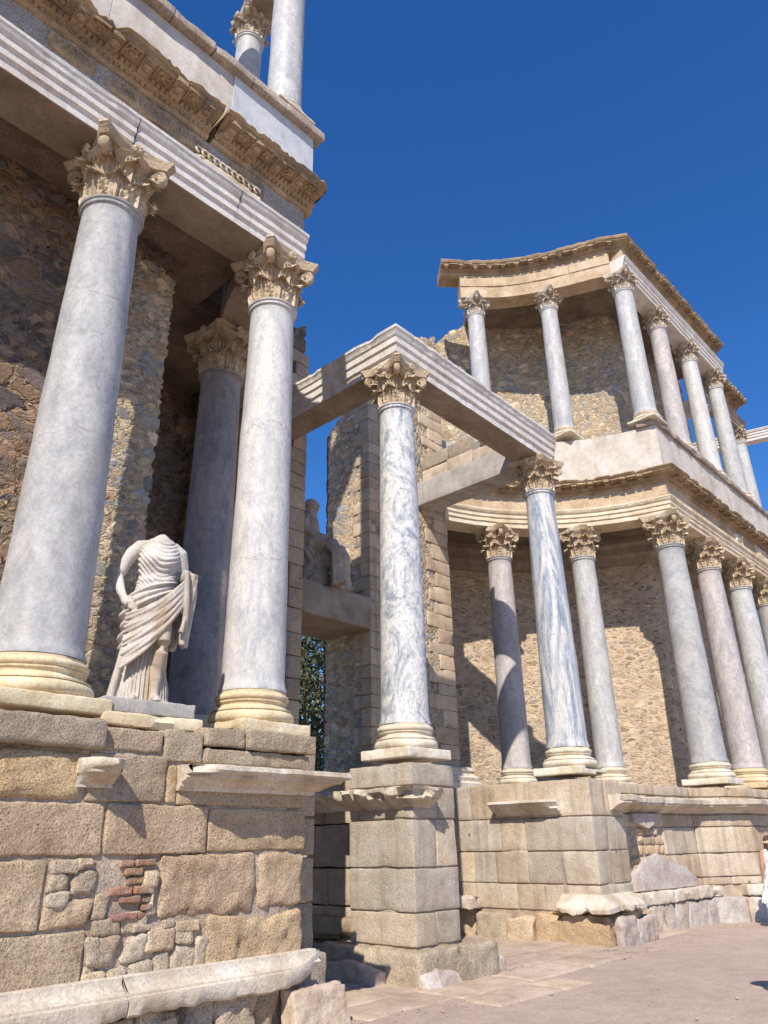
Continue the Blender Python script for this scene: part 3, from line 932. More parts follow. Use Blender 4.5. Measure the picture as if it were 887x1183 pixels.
def jag_fn(idx, seed, amt, step=0.5, zamt=0.6):
    """broken edge: pulls the chosen profile points inward where the stone has broken away"""
    def f(k, s):
        if k not in idx: return 0.0, 0.0
        n = noise.noise(Vector((s * 1.7, seed, 0))) + 0.55 * noise.noise(Vector((s * 5.1, seed + 9, 0))) + 0.4 * noise.noise(Vector((s * 13.0, seed + 4, 0)))
        n = max(0.0, n + 0.12)
        return -n * amt, -n * amt * zamt
    return f

def cornice_parts(parent, path, z0, f=0.33, proj=0.45, h=0.35, seed=0, jag=0.16, dentil=True, mat='cornice', s0=0.0, s1=None, mod=0.46):
    """cornice: bead and dentil bands, console brackets with rosettes between them, a broken crown"""
    bm = bmesh.new()
    tip = f + proj
    prof = [(-0.3, z0), (f, z0), (f + 0.03, z0 + 0.02), (f + 0.045, z0 + 0.05), (f + 0.05, z0 + 0.10), (f + 0.11, z0 + 0.115), (f + 0.12, z0 + 0.16),
            (f + 0.13, z0 + 0.205), (tip - 0.07, z0 + 0.235), (tip - 0.07, z0 + 0.275), (tip - 0.03, z0 + 0.285), (tip - 0.02, z0 + 0.31), (tip, z0 + h - 0.01), (tip - 0.02, z0 + h + 0.03),
            (-0.3, z0 + h + 0.03)]
    sweep(bm, path, prof, 0.012, seed, jag=jag_fn((8, 9, 10, 11, 12, 13), seed + 3.0, jag))
    o = link_mesh('cornice', bm, mat, parent, True, 35)
    # small teeth: two rows
    bm = bmesh.new()
    r = random.Random(seed + 5)
    s1 = s1 or path.L
    s = s0 + 0.05
    while s < s1 - 0.05:
        if r.random() > 0.10:
            fr = path.frame(s, f + 0.05, z0 + 0.055)
            box(bm, (-0.022, -0.028, 0), (0.022, 0.02, 0.044), fr)
        if r.random() > 0.10:
            fr = path.frame(s + 0.03, f + 0.12, z0 + 0.12)
            box(bm, (-0.024, -0.035, 0), (0.024, 0.02, 0.05), fr)
        s += 0.075
    link_mesh('dentil_band', bm, mat, parent, False)
    # consoles and rosettes, each a part
    def done(bm, name):
        for v in bm.verts:
            v.co += Vector((fbm(v.co, 8, 3), fbm(v.co + Vector((3, 3, 3)), 8, 3), fbm(v.co + Vector((7, 1, 2)), 8, 3))) * 0.018
        link_mesh(name, bm, mat, parent, True, 45)
    s = s0 + 0.18
    while s < s1 - 0.1:
        p, n, d = path.at(s)
        bm = bmesh.new()
        hw = 0.075
        dep = proj - 0.16 - r.uniform(0, 0.06)
        o0 = f + 0.11
        pts = []
        for q in range(9):
            t = q / 8
            zz = z0 + 0.235 - (0.03 + 0.075 * (0.5 + 0.5 * math.cos(math.pi * 1.0 * t)) + 0.03 * max(0, (t - 0.75) * 4))
            pts.append((o0 + dep * t, zz))
        L, Rr = [], []
        for (oo, zz) in pts:
            for arr, sg in ((L, -1), (Rr, 1)):
                b = Vector((p.x + n.x * oo + d.x * sg * hw, p.y + n.y * oo + d.y * sg * hw, 0))
                arr.append((bm.verts.new((b.x, b.y, z0 + 0.25)), bm.verts.new((b.x, b.y, zz))))
        for q in range(8):
            bm.faces.new((L[q][0], L[q + 1][0], L[q + 1][1], L[q][1]))
            bm.faces.new((Rr[q][0], Rr[q][1], Rr[q + 1][1], Rr[q + 1][0]))
            bm.faces.new((L[q][1], L[q + 1][1], Rr[q + 1][1], Rr[q][1]))
        bm.faces.new((L[8][0], Rr[8][0], Rr[8][1], L[8][1]))
        # acanthus under the console
        c = Vector((p.x + n.x * (o0 + dep * 0.55), p.y + n.y * (o0 + dep * 0.55), z0 + 0.15))
        bmesh.ops.create_icosphere(bm, subdivisions=2, radius=0.06, matrix=Matrix.Translation(c) @ Matrix.Diagonal((1, 1, 0.5, 1)))
        done(bm, 'console_bracket')
        sm = s + mod / 2
        if sm < s1 - 0.1:
            bm = bmesh.new()
            p2, n2, d2 = path.at(sm)
            c = Vector((p2.x + n2.x * (o0 + dep * 0.55), p2.y + n2.y * (o0 + dep * 0.55), z0 + 0.215))
            for q in range(6):
                th = q * math.pi / 3
                off = (Vector((d2.x, d2.y, 0)) * math.cos(th) + Vector((n2.x, n2.y, 0)) * math.sin(th)) * 0.06
                bmesh.ops.create_icosphere(bm, subdivisions=1, radius=0.042, matrix=Matrix.Translation(c + off) @ Matrix.Diagonal((1, 1, 0.7, 1)))
            bmesh.ops.create_icosphere(bm, subdivisions=1, radius=0.04, matrix=Matrix.Translation(c - Vector((0, 0, 0.02))))
            # square coffer frame
            for a0, a1, b0, b1 in ((-0.12, 0.12, -0.12, -0.10), (-0.12, 0.12, 0.10, 0.12), (-0.12, -0.10, -0.1, 0.1), (0.10, 0.12, -0.1, 0.1)):
                fr = path.frame(sm, o0 + dep * 0.55, z0 + 0.2)
                box(bm, (a0, b0, 0), (a1, b1, 0.04), fr)
            done(bm, 'rosette')
        s += mod
    return o

def ovolo_band(parent, path, z, off, mat, seed=0):
    bm = bmesh.new()
    r = random.Random(seed)
    s = 0.04
    while s < path.L - 0.03:
        fr = path.frame(s, off, z)
        if r.random() > 0.06:
            bmesh.ops.create_icosphere(bm, subdivisions=1, radius=0.034, matrix=Matrix.Translation(fr(Vector((0, 0, 0)))) @ Matrix.Diagonal((0.85, 0.85, 1.2, 1)))
        fr2 = path.frame(s + 0.042, off, z)
        box(bm, (-0.006, -0.026, -0.035), (0.006, 0.01, 0.035), fr2)
        s += 0.084
    link_mesh('egg_moulding', bm, mat, parent, True, 45)

def letters(parent, text, size, path, s, off, z, mat):
    cu = bpy.data.curves.new('lettering', 'FONT')
    cu.body = text; cu.size = size; cu.extrude = 0.012; cu.space_character = 1.15
    o = bpy.data.objects.new('carved_letters', cu)
    COL.objects.link(o)
    p, n, d = path.at(s)
    o.matrix_world = Matrix(((d.x, 0, n.x, p.x + n.x * off), (d.y, 0, n.y, p.y + n.y * off), (0, 1, 0, z), (0, 0, 0, 1)))
    dg = bpy.context.evaluated_depsgraph_get()
    me = bpy.data.meshes.new_from_object(o.evaluated_get(dg))
    mw = o.matrix_world.copy()
    bpy.data.objects.remove(o)
    me.materials.clear(); me.materials.append(M[mat])
    m = bpy.data.objects.new('carved_letters', me)
    COL.objects.link(m); m.matrix_world = mw
    m.parent = parent
    return m

def left_entablature():
    root = empty('entablature', (0, 0, 9.70), 'pale stepped architrave with a weathered ochre cornice above the headless statue', 'entablature')
    def P(o):  # parts keep world coordinates
        o.matrix_parent_inverse = root.matrix_world.inverted(); return o
    bpy.context.view_layer.update()
    straight = Path([(-5.8, 0), (2.90, 0)], 0.15)
    curve = Path(arc(OL, RA, 168.2, 128, 24), 0.2)
    bm = bmesh.new()
    for a_, b_ in ((-5.8, -2.6), (-2.595, -0.01), (-0.004, 1.62), (1.625, 2.90)):
        sweep(bm, Path([(a_, 0), (b_, 0)], 0.1), arch_prof(9.70, 0.56), 0.005, a_, jag=jag_fn((12, 13, 14), a_ + 2, 0.02, zamt=0.3))
    P(link_mesh('architrave', bm, 'white', root, True, 25))
    bm = bmesh.new()
    sweep(bm, straight, [(-0.37, 9.692), (0.27, 9.692), (0.27, 9.70), (-0.37, 9.70)], 0.0)  # thin sheet under the white architrave, its shade put into the colour
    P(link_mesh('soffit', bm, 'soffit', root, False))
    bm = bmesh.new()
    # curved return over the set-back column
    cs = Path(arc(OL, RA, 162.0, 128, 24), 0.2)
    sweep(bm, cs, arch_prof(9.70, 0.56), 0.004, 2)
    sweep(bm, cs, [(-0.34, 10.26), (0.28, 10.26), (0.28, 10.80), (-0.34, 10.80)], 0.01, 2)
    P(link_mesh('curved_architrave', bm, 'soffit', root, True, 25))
    bm = bmesh.new()
    fz = Path([(-5.8, 0), (2.88, 0)], 0.06)
    sweep(bm, fz, [(-0.34, 10.26), (0.29, 10.26), (0.31, 10.32), (0.31, 10.40), (0.30, 10.48), (0.31, 10.56), (0.30, 10.64), (0.30, 10.78), (-0.34, 10.78)], 0.02, 3)
    P(link_mesh('frieze', bm, 'grain', root, True, 40))
    # fragments of the inscription and of the carved scroll let into the frieze
    fp = Path([(-5.8, 0), (2.9, 0)], 0.5)
    for s0, s1, z0, z1, txt in ((4.55, 5.15, 10.47, 10.74, 'VATIV'), (5.30, 6.85, 10.44, 10.72, 'CVRTI ATA IANI'), (7.25, 7.85, 10.42, 10.72, 'TAI')):
        bm = bmesh.new()
        rock_box(bm, (0, 0, 0), (s1 - s0, 0.12, z1 - z0), 0.03, 0.05, 0.02, frame=fp.frame(s0, 0.345, z0), seed=s0, chip=0.12)
        o = P(link_mesh('inscribed_fragment', bm, 'cornice', root, True))
        P(letters(root, txt, 0.17, fp, s0 + 0.06, 0.348, z0 + 0.07, 'cornice'))
    bm = bmesh.new()
    r = random.Random(3)
    rock_box(bm, (0, 0, 0), (1.15, 0.1, 0.10), 0.02, 0.04, 0.015, frame=fp.frame(6.62, 0.385, 10.27), seed=3.1, chip=0.1)
    for q in range(22):
        s = 6.68 + q * 0.05; 
        fr = fp.frame(s, 0.38, 10.36)
        pts = [fr(Vector((0.06 * math.cos(a), -0.01, 0.07 + 0.05 * math.sin(a)))) for a in [j * 0.8 for j in range(7)]]
        if q % 2 == 0: tube(bm, pts, 0.018, 6)
    P(link_mesh('carved_scroll_fragment', bm, 'cream', root, True))
    # cornice in two broken blocks
    c1 = Path([(-5.8, 0), (1.02, 0)], 0.04)
    c2 = Path([(1.08, 0), (2.98, 0)], 0.05)
    for pth, sd, mod in ((c1, 4, 0.46), (c2, 8, 0.42)):
        n0 = len(root.children)
        cornice_parts(root, pth, 10.79, 0.31, 0.46, 0.33, sd, 0.10, mod=mod)
    for ch in root.children:
        ch.matrix_parent_inverse = root.matrix_world.inverted()
    return root
left_entablature()

def left_parapet():
    path = Path([(-5.8, 0), (2.97, 0)], 0.12)
    root = empty('parapet', (0, 0, 11.1), 'white and bluish panelled parapet with a dark coping above the near cornice', 'parapet')
    bpy.context.view_layer.update()
    bm = bmesh.new()
    for a_, b_ in ((-5.8, -2.3), (-2.293, -0.62), (-0.613, 1.347)):
        sweep(bm, Path([(a_, 0), (b_, 0)], 0.12), [(-0.3, 11.12), (0.34, 11.12), (0.345, 11.13), (0.345, 12.43), (0.34, 12.44), (-0.3, 12.44)], 0.006, a_)
    link_mesh('panel', bm, 'parapet', root, True, 30)
    bm = bmesh.new()
    sweep(bm, Path([(1.352, 0), (2.97, 0)], 0.12), [(-0.3, 11.12), (0.365, 11.12), (0.365, 12.44), (-0.3, 12.44)], 0.005, 2)
    link_mesh('marble_panel', bm, 'bluewhite', root, True, 30)
    bm = bmesh.new()
    r = random.Random(9)
    x = -5.8
    while x < 3.0:
        w = r.uniform(0.5, 0.9); e = min(x + w, 3.12)
        if 3.12 - e < 0.3: e = 3.12
        q = r.uniform(0, 0.03)
        rock_box(bm, (x, -0.50 + q * 0.5, 12.442), (e - 0.008, 0.6, 12.60), 0.012, 0.08, 0.006, seed=x, chip=0.03)
        x = e
        if e >= 3.12: break
    link_mesh('coping', bm, 'coping', root, True, 50)
    bm = bmesh.new()
    # floor of the upper gallery behind the parapet and its curved return
    sweep(bm, Path(arc(OL, RA, 162, 128, 16), 0.3), [(-1.9, 12.2), (0.25, 12.2), (0.25, 12.60), (-1.9, 12.60)], 0.0)
    sweep(bm, Path(arc(OL, RA, 161.5, 128, 16), 0.3), [(-0.3, 10.8), (0.34, 10.8), (0.34, 12.2), (-0.3, 12.2)], 0.0)
    sweep(bm, Path([(-5.8, 0), (2.2, 0)], 0.5), [(-2.2, 12.2), (-0.6, 12.2), (-0.6, 12.60), (-2.2, 12.60)], 0.0)
    link_mesh('gallery_floor', bm, 'concrete', root, False)
    for ch in root.children: ch.matrix_parent_inverse = root.matrix_world.inverted()
left_parapet()

def left_upper_entablature():
    root = empty('entablature', (0, 0, 18.1), 'upper storey entablature over the near front, its underside just showing at the top edge', 'entablature')
    bpy.context.view_layer.update()
    bm = bmesh.new()
    sweep(bm, Path([(-5.8, 0), (2.82, 0)], 0.3), arch_prof(18.10, 0.5, 0.28, -0.3), 0.004, 1)
    sweep(bm, Path(arc(OL, RA, 162.0, 150, 12), 0.2), arch_prof(18.10, 0.5, 0.28, -0.3), 0.004, 2)
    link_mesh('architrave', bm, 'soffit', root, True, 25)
    bm = bmesh.new()
    sweep(bm, Path([(-5.8, 0), (2.75, 0)], 0.3), [(-0.3, 18.6), (0.26, 18.6), (0.26, 19.05), (-0.3, 19.05)], 0.01, 2)
    link_mesh('frieze', bm, 'frieze', root, True, 30)
    cornice_parts(root, Path([(-5.8, 0), (2.85, 0)], 0.1), 19.05, 0.27, 0.33, 0.35, 14, 0.1, mod=0.5)
    for ch in root.children: ch.matrix_parent_inverse = root.matrix_world.inverted()
    c = column(-5.3, 0.0, 0.315, 0.275, 'marble_pale_blue', 'upper column further along the near front, beyond the left edge', GU, 0, ZUP, UT, US, 'base_pale', True, False, 51, 0, 0.42, 0.12)
left_upper_entablature()

RP_PTS = arc(ORc, RA, 83, 11.5, 40)[:-1] + [(16.442, 0.0)]
def right_path(step=0.2, end=26.5, a0=83):
    return Path([p for p in arc(ORc, RA, a0, 11.5, 40)] [:-1] + [(16.442, 0.0), (end, 0.0)], step)

def right_lower_entablature():
    root = empty('entablature', (16.442, 0, 9.70), 'cream banded entablature curving into the recess and turning straight at the corner column', 'entablature')
    bpy.context.view_layer.update()
    p = right_path(0.15)
    bm = bmesh.new(); sweep(bm, p, arch_prof(9.70, 0.50), 0.008, 11)
    link_mesh('architrave', bm, 'cream', root, True, 25)
    ovolo_band(root, right_path(0.3), 10.15, 0.395, 'cream', 4)
    bm = bmesh.new()
    for i_, q_ in enumerate(in_blocks(right_path(0.12), (1.3, 1.7, 1.5, 3.9, 1.6, 1.4))):
        sweep(bm, q_, [(-0.34, 10.20), (0.27, 10.20), (0.285, 10.215), (0.29, 10.30), (0.28, 10.42), (0.29, 10.55), (0.28, 10.66), (-0.34, 10.66)], 0.016, i_)
    link_mesh('frieze', bm, 'frieze', root, True, 40)
    cornice_parts(root, right_path(0.06), 10.66, 0.29, 0.42, 0.33, 15, 0.10, mod=0.5)
    # broken bits of carved frieze
    bm = bmesh.new()
    for s0, w, h in ((12.4, 0.7, 0.36), (14.3, 1.2, 0.42), (16.0, 0.8, 0.3)):
        rock_box(bm, (0, 0, 0), (w, 0.14, h), 0.04, 0.06, 0.04, frame=p.frame(s0, 0.37, 10.22), seed=s0, chip=0.3)
    link_mesh('carved_frieze_fragments', bm, 'cream', root, True)
    # flat ceiling of the aisle
    bm = bmesh.new()
    sweep(bm, Path(arc(ORc, RA, 83, 13, 30), 0.4), [(-2.2, 10.02), (-0.361, 10.02), (-0.361, 10.3), (-2.2, 10.3)])
    sweep(bm, Path([(16.6, 0), (26.4, 0)], 0.6), [(-1.70, 10.03), (-0.361, 10.03), (-0.361, 10.31), (-1.70, 10.31)])
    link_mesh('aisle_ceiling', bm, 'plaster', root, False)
    for ch in root.children: ch.matrix_parent_inverse = root.matrix_world.inverted()
right_lower_entablature()

def right_parapet():
    root = empty('parapet', (16.442, 0, 11.0), 'plastered parapet with grey coping carrying the upper colonnade on the right', 'parapet')
    bpy.context.view_layer.update()
    p = right_path(0.15, 26.6, 44)
    bm = bmesh.new()
    for i_, q_ in enumerate(in_blocks(p, (1.55, 3.2, 2.1, 1.7, 2.4))):
        sweep(bm, q_, [(-0.30, 11.0), (0.31, 11.0), (0.32, 11.01), (0.32, 12.45), (0.31, 12.46), (-0.30, 12.46)], 0.010, i_)
    link_mesh('panel', bm, 'parapet', root, True, 30)
    bm = bmesh.new()
    r = random.Random(4)
    s = 3.2
    Ls = p.L
    while s < Ls - 0.2:
        w = r.uniform(0.6, 1.3)
        e = min(s + w, Ls)
        a = p.at(s)[0]; 
        corner = None
        sub = Path([(q.x, q.y) for q in [p.at(s + (e - s) * k / 4)[0] for k in range(5)]], 0.3)
        sweep(bm, sub, [(-0.32, 12.462), (0.43, 12.462), (0.45, 12.52), (0.44, 12.61), (-0.32, 12.61)], 0.02, s, jag=jag_fn((1, 2, 3), s, 0.10, zamt=0.1))
        s = e + 0.004
    link_mesh('coping', bm, 'coping', root, True, 40)
    bm = bmesh.new()
    sweep(bm, Path(arc(ORc, RA, 83, 13, 30), 0.4), [(-2.2, 12.25), (-0.302, 12.25), (-0.302, 12.58), (-2.2, 12.58)])
    sweep(bm, Path([(16.6, 0), (26.4, 0)], 0.6), [(-1.70, 12.26), (-0.302, 12.26), (-0.302, 12.59), (-1.70, 12.59)])
    sweep(bm, Path(arc(ORc, RA, 83, 44.3, 20), 0.3), [(-0.9, 11.02), (-0.25, 11.02), (-0.25, 12.55), (-0.9, 12.55)], 0.03, 3)
    link_mesh('gallery_floor', bm, 'concrete', root, False)
    for ch in root.children: ch.matrix_parent_inverse = root.matrix_world.inverted()
right_parapet()

def smooth_line(pts, n=6):
    P = [Vector(p) for p in pts]
    P = [P[0] * 2 - P[1]] + P + [P[-1] * 2 - P[-2]]
    out = []
    for i in range(1, len(P) - 2):
        a, b, c, d = P[i - 1:i + 3]
        for k in range(n):
            t = k / n
            q = 0.5 * (2 * b + (c - a) * t + (2 * a - 5 * b + 4 * c - d) * t * t + (3 * b - a - 3 * c + d) * t ** 3)
            out.append((q.x, q.y))
    out.append((P[-2].x, P[-2].y))
    return out
# the upper curve is flatter than the lower one
UPPER = smooth_line([(13.05, 5.02), (14.0, 4.12), (14.75, 3.3), (15.35, 2.3), (15.8, 1.3), (16.12, 0.5), (16.40, 0.0)])

def right_upper_entablature():
    root = empty('entablature', (16.442, 0, 18.1), 'topmost entablature, curved left and straight right, with a jagged cornice against the sky', 'entablature')
    bpy.context.view_layer.update()
    bm = bmesh.new()
    pcu = Path(UPPER[4:-3], 0.2)
    sweep(bm, pcu, [(-0.32, 18.1), (0.27, 18.1), (0.275, 18.55), (-0.32, 18.55)], 0.012, 21)
    link_mesh('curved_architrave', bm, 'frieze', root, True, 30)
    bm = bmesh.new()
    for i_, q_ in enumerate(in_blocks(pcu, (1.1, 1.4, 1.2))):
        sweep(bm, q_, [(-0.32, 18.55), (0.30, 18.55), (0.30, 18.98), (-0.32, 18.98)], 0.012, i_)
    link_mesh('curved_frieze', bm, 'frieze', root, True, 30)
    bm = bmesh.new()
    ps = Path([(16.16, 0), (24.6, 0)], 0.15)
    sweep(bm, ps, arch_prof(18.10, 0.62, 0.30, -0.32), 0.006, 23)
    link_mesh('architrave', bm, 'white', root, True, 25)
    bm = bmesh.new()
    sweep(bm, Path([(16.18, 0), (24.3, 0)], 0.15), [(-0.32, 18.72), (0.30, 18.72), (0.30, 19.0), (-0.32, 19.0)], 0.012, 24)
    link_mesh('frieze', bm, 'frieze', root, True, 30)
    cornice_parts(root, Path(UPPER[1:] + [(24.2, 0.0)], 0.07), 18.99, 0.30, 0.36, 0.36, 17, 0.06, mod=0.5)
    bm = bmesh.new()
    sweep(bm, Path(UPPER[6:], 0.4), [(-2.75, 18.62), (-0.322, 18.62), (-0.322, 18.9), (-2.75, 18.9)])
    sweep(bm, Path([(16.6, 0), (24.3, 0)], 0.6), [(-1.70, 18.63), (-0.322, 18.63), (-0.322, 18.91), (-1.70, 18.91)])
    link_mesh('aisle_ceiling', bm, 'plaster', root, False)
    for ch in root.children: ch.matrix_parent_inverse = root.matrix_world.inverted()
    # the next piece of entablature, beyond the gap
    root = empty('entablature', (27.5, 0.95, 18.1), 'short broken length of entablature over the farthest upper column', 'entablature')
    bpy.context.view_layer.update()
    bm = bmesh.new()
    sweep(bm, Path([(24.9, 0.95), (29.75, 0.95)], 0.2), arch_prof(18.10, 0.5, 0.28, -0.3), 0.008, 25)
    link_mesh('architrave', bm, 'soffit', root, True, 25)
    cornice_parts(root, Path([(26.3, 0.95), (29.1, 0.95)], 0.07), 18.95, 0.28, 0.55, 0.36, 19, 0.2, mod=0.5)
    bm = bmesh.new()
    rock_box(bm, (26.4, 0.7, 18.6), (29.0, 1.25, 18.95), 0.03, 0.12, 0.02, seed=4)
    link_mesh('frieze', bm, 'frieze', root, True, 40)
    for ch in root.children: ch.matrix_parent_inverse = root.matrix_world.inverted()
    o_bm = bmesh.new()
    sweep(o_bm, Path([(29.9, 4.4), (31.6, -2.2)], 0.3), arch_prof(18.10, 0.48, 0.26, -0.26), 0.004, 27)
    o = link_mesh('stone_beam', o_bm, 'white', None, True, 25)
    tag(o, 'slender pale beam crossing the sky beside the farthest upper column', 'beam')
    o_bm = bmesh.new()
    sweep(o_bm, Path([(24.3, 3.6), (24.3, 0.4)], 0.3), arch_prof(16.9, 0.5, 0.26, -0.26), 0.004, 28)
    sweep(o_bm, Path([(23.6, 3.5), (29.5, 3.5)], 0.3), arch_prof(17.45, 0.5, 0.26, -0.26), 0.004, 28)
    o = link_mesh('stone_beam', o_bm, 'white', None, True, 25)
    tag(o, 'pale beam glimpsed between the columns of the straight upper colonnade', 'beam')
right_upper_entablature()

def porch_beams():
    root = empty('porch_beam', (5.943, 0.565, 9.66), 'bare white moulded beam turning a corner over the banded column', 'beam')
    bpy.context.view_layer.update()
    p = Path([(5.943, 4.05), (5.943, 0.565), (11.10, 0.578)], 0.15)
    bm = bmesh.new()
    prof = arch_prof(9.66, 0.68, 0.335, -0.34, 0.10)
    # the beam sags a little towards the streaked column
    chip_ = jag_fn((12, 13, 14, 15), 6.0, 0.035, zamt=0.35)
    low_ = jag_fn((1, 2), 16.0, 0.02, zamt=-0.5)
    def sag(k, s):
        a = chip_(k, s); b = low_(k, s)
        return a[0] + b[0], a[1] + b[1] - 0.026 * max(0.0, s - 3.485)
    pb = Path([(5.943, 4.05), (5.943, 0.565), (11.10, 0.578)], 0.05)
    rows = sweep(bm, pb, prof, 0.005, 41, jag=sag)
    link_mesh('moulded_beam', bm, 'white', root, True, 25)
    bm = bmesh.new()
    sweep(bm, p, [(-0.345, 9.652), (0.275, 9.652), (0.275, 9.66), (-0.345, 9.66)], 0.0, jag=lambda k, s: (0.0, -0.026 * max(0.0, s - 3.485)))  # same darkened underside sheet, shade in its colour, for the porch beam
    link_mesh('soffit', bm, 'soffit', root, False)
    for ch in root.children: ch.matrix_parent_inverse = root.matrix_world.inverted()
    bm = bmesh.new()
    rock_box(bm, (10.46, 0.93, 9.42), (11.06, 4.0, 10.06), 0.02, 0.14, 0.008, seed=2)
    o = link_mesh('concrete_beam', bm, 'concrete', None, True, 40)
    tag(o, 'plain grey concrete beam running back from the streaked column to the door pier', 'beam')
    bm = bmesh.new()
    r = random.Random(6)
    y = 1.5; 
    for (a, b, h) in ((2.95, 3.75, 0.30), (2.15, 2.94, 0.34), (1.35, 2.14, 0.30)):
        rock_box(bm, (10.50, a, 10.062), (11.0, b, 10.062 + h), 0.02, 0.1, 0.012, (r.uniform(0.9, 1.25),) * 3, seed=a)
    for (a, b, h) in ((2.9, 3.7, 0.36), (2.2, 2.89, 0.38)):
        rock_box(bm, (10.52, a, 10.41), (10.98, b, 10.41 + h), 0.02, 0.1, 0.012, (r.uniform(0.7, 0.9),) * 3, seed=a + 3)
    o = link_mesh('stone_course', bm, 'ashlar_smooth', None, True, 40)
    tag(o, 'two courses of squared blocks resting on the grey concrete beam', 'masonry')
porch_beams()

# ------------------------------------------------------------------ walls
def wall_thing(name, label, cat='wall'):
    return empty(name, (0, 0, 0), label, cat)

def grid_wall(name, mat, path, f, b, z0, ztop, step, parent=None, drop=0.0):
    bm = bmesh.new()
    wall_grid(bm, path, f, b, z0, ztop, step, drop)
    return link_mesh(name, bm, mat, parent, True)

def ragged(base, amp, seed):
    def g(s):
        zb = base(s) if callable(base) else base
        st = math.floor(s * 3.2 + seed) 
        return zb + amp * (noise.noise(Vector((s * 2.1, seed, 0))) + 0.7 * noise.noise(Vector((st * 0.73, seed + 3, 0))))
    return g

def walls():
    # rubble back wall of the near aisle with a smooth pilaster at its end
    w = wall_thing('rubble_wall', 'dark reddish rubble wall behind the large grey column and the headless statue')
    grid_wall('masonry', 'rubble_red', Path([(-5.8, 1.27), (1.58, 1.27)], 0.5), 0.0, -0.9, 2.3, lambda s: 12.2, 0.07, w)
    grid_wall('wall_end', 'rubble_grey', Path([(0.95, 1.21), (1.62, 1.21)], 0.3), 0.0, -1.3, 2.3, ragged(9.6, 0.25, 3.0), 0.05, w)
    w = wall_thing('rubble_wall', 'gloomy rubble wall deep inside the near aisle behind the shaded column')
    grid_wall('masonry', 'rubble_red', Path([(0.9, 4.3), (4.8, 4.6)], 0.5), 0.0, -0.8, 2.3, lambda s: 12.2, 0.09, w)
    grid_wall('added_end_masonry', 'rubble_red', Path([(-5.85, 0.5), (-5.85, 5.0)], 0.5), 0.0, -0.5, 2.3, lambda s: 12.2, 0.15, w)  # unseen end wall, added to keep light out of the aisle
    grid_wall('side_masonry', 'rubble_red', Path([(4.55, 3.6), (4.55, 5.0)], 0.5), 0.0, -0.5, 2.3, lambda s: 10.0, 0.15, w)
    # ceiling of the near aisle
    bm = bmesh.new()
    box(bm, (-5.8, 0.365, 10.05), (2.5, 2.0, 10.3)); box(bm, (-5.8, 2.0, 10.06), (4.6, 5.0, 10.31))
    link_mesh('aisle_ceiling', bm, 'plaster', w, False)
    # door wall: left pier, right pier, lintel
    w = wall_thing('door_pier', 'brown masonry pier left of the doorway, mostly hidden by the pale veined column')
    grid_wall('masonry', 'rubble_red', Path([(4.5, 3.9), (6.55, 3.9)], 0.4), 0.0, -1.45, 2.2, ragged(lambda s: 12.1 + 0.35 * s, 0.25, 2.0), 0.09, w)
    bm = bmesh.new(); r = random.Random(12); z = 2.3
    while z < 12.0:
        h = r.uniform(0.28, 0.5); wd = r.choice((0.35, 0.55, 0.75))
        t = r.uniform(0.75, 1.0)
        rock_box(bm, (6.6 - wd, 3.82, z), (6.62, 3.82 + r.choice((0.5, 0.9)), z + h - 0.015), 0.02, 0.12, 0.012, (t, t * 0.95, t * 0.9), seed=z)
        z += h
    link_mesh('corner_blocks', bm, 'ashlar_smooth', w, True, 45)
    w = wall_thing('door_pier', 'tall rubble pier with ragged top and squared corner blocks right of the doorway')
    grid_wall('masonry', 'rubble_grey', Path([(8.72, 3.95), (11.62, 3.95)], 0.4), 0.0, -1.5, 2.2, ragged(lambda s: 12.75 + 0.92 * s, 0.28, 5.0), 0.06, w, 1.3)
    bm = bmesh.new(); r = random.Random(15); z = 2.3; q = 0
    while z < 12.3:
        h = r.uniform(0.24, 0.40)
        t = r.uniform(0.85, 1.15)
        long_f = q % 2 == 0
        rock_box(bm, (8.69, 3.92, z), (8.69 + (0.55 if long_f else 0.34), 3.92 + (0.3 if long_f else 0.55), z + h - 0.012), 0.014, 0.11, 0.008, (t, t * 0.97, t * 0.92), seed=z, chip=0.05)
        z += h; q += 1
    link_mesh('corner_blocks', bm, 'ashlar_smooth', w, True, 45)
    bm = bmesh.new(); z = 2.3; q = 0
    while z < 14.5:
        h = r.uniform(0.26, 0.42)
        t = r.uniform(0.9, 1.2)
        ln = (0.95, 0.6)[q % 2] + r.uniform(-0.1, 0.1)
        rock_box(bm, (11.66 - ln, 3.915, z), (11.66, 4.5, z + h - 0.012), 0.014, 0.12, 0.008, (t * 1.02, t * 0.96, t * 0.88), seed=z + 40, chip=0.05)
        if 9 < z < 12.7: rock_box(bm, (9.5, 3.92, z), (10.05 + 0.15 * (q % 2), 4.4, z + h - 0.012), 0.014, 0.12, 0.008, (t, t * 0.97, t * 0.9), seed=z + 80, chip=0.05)
        z += h; q += 1
    link_mesh('edge_blocks', bm, 'ashlar_smooth', w, True, 45)
    # thin pilaster and its moulded foot on the right end of that pier
    bm = bmesh.new()
    pp = Path([(11.69, 4.6), (11.69, 3.88), (10.9, 3.88)][::-1], 0.2)
    pr = [(0, 2.6), (0.30, 2.6), (0.30, 2.78), (0.24, 2.82), (0.26, 2.90), (0.20, 2.94), (0.17, 3.0), (0.20, 3.05), (0.19, 3.10), (0.12, 3.14), (0, 3.14)]
    sweep(bm, pp, pr, 0.008, 6)
    o = link_mesh('pilaster_foot', bm, 'base_pale', w, True, 35)
    w = wall_thing('door_lintel', 'broad stone lintel across the doorway with a seated statue on top', 'lintel')
    bm = bmesh.new()
    rock_box(bm, (6.40, 3.93, 5.90), (8.9, 5.40, 6.62), 0.025, 0.12, 0.012, seed=7, chip=0.05)
    link_mesh('lintel_stone', bm, 'soffit', w, True, 40)
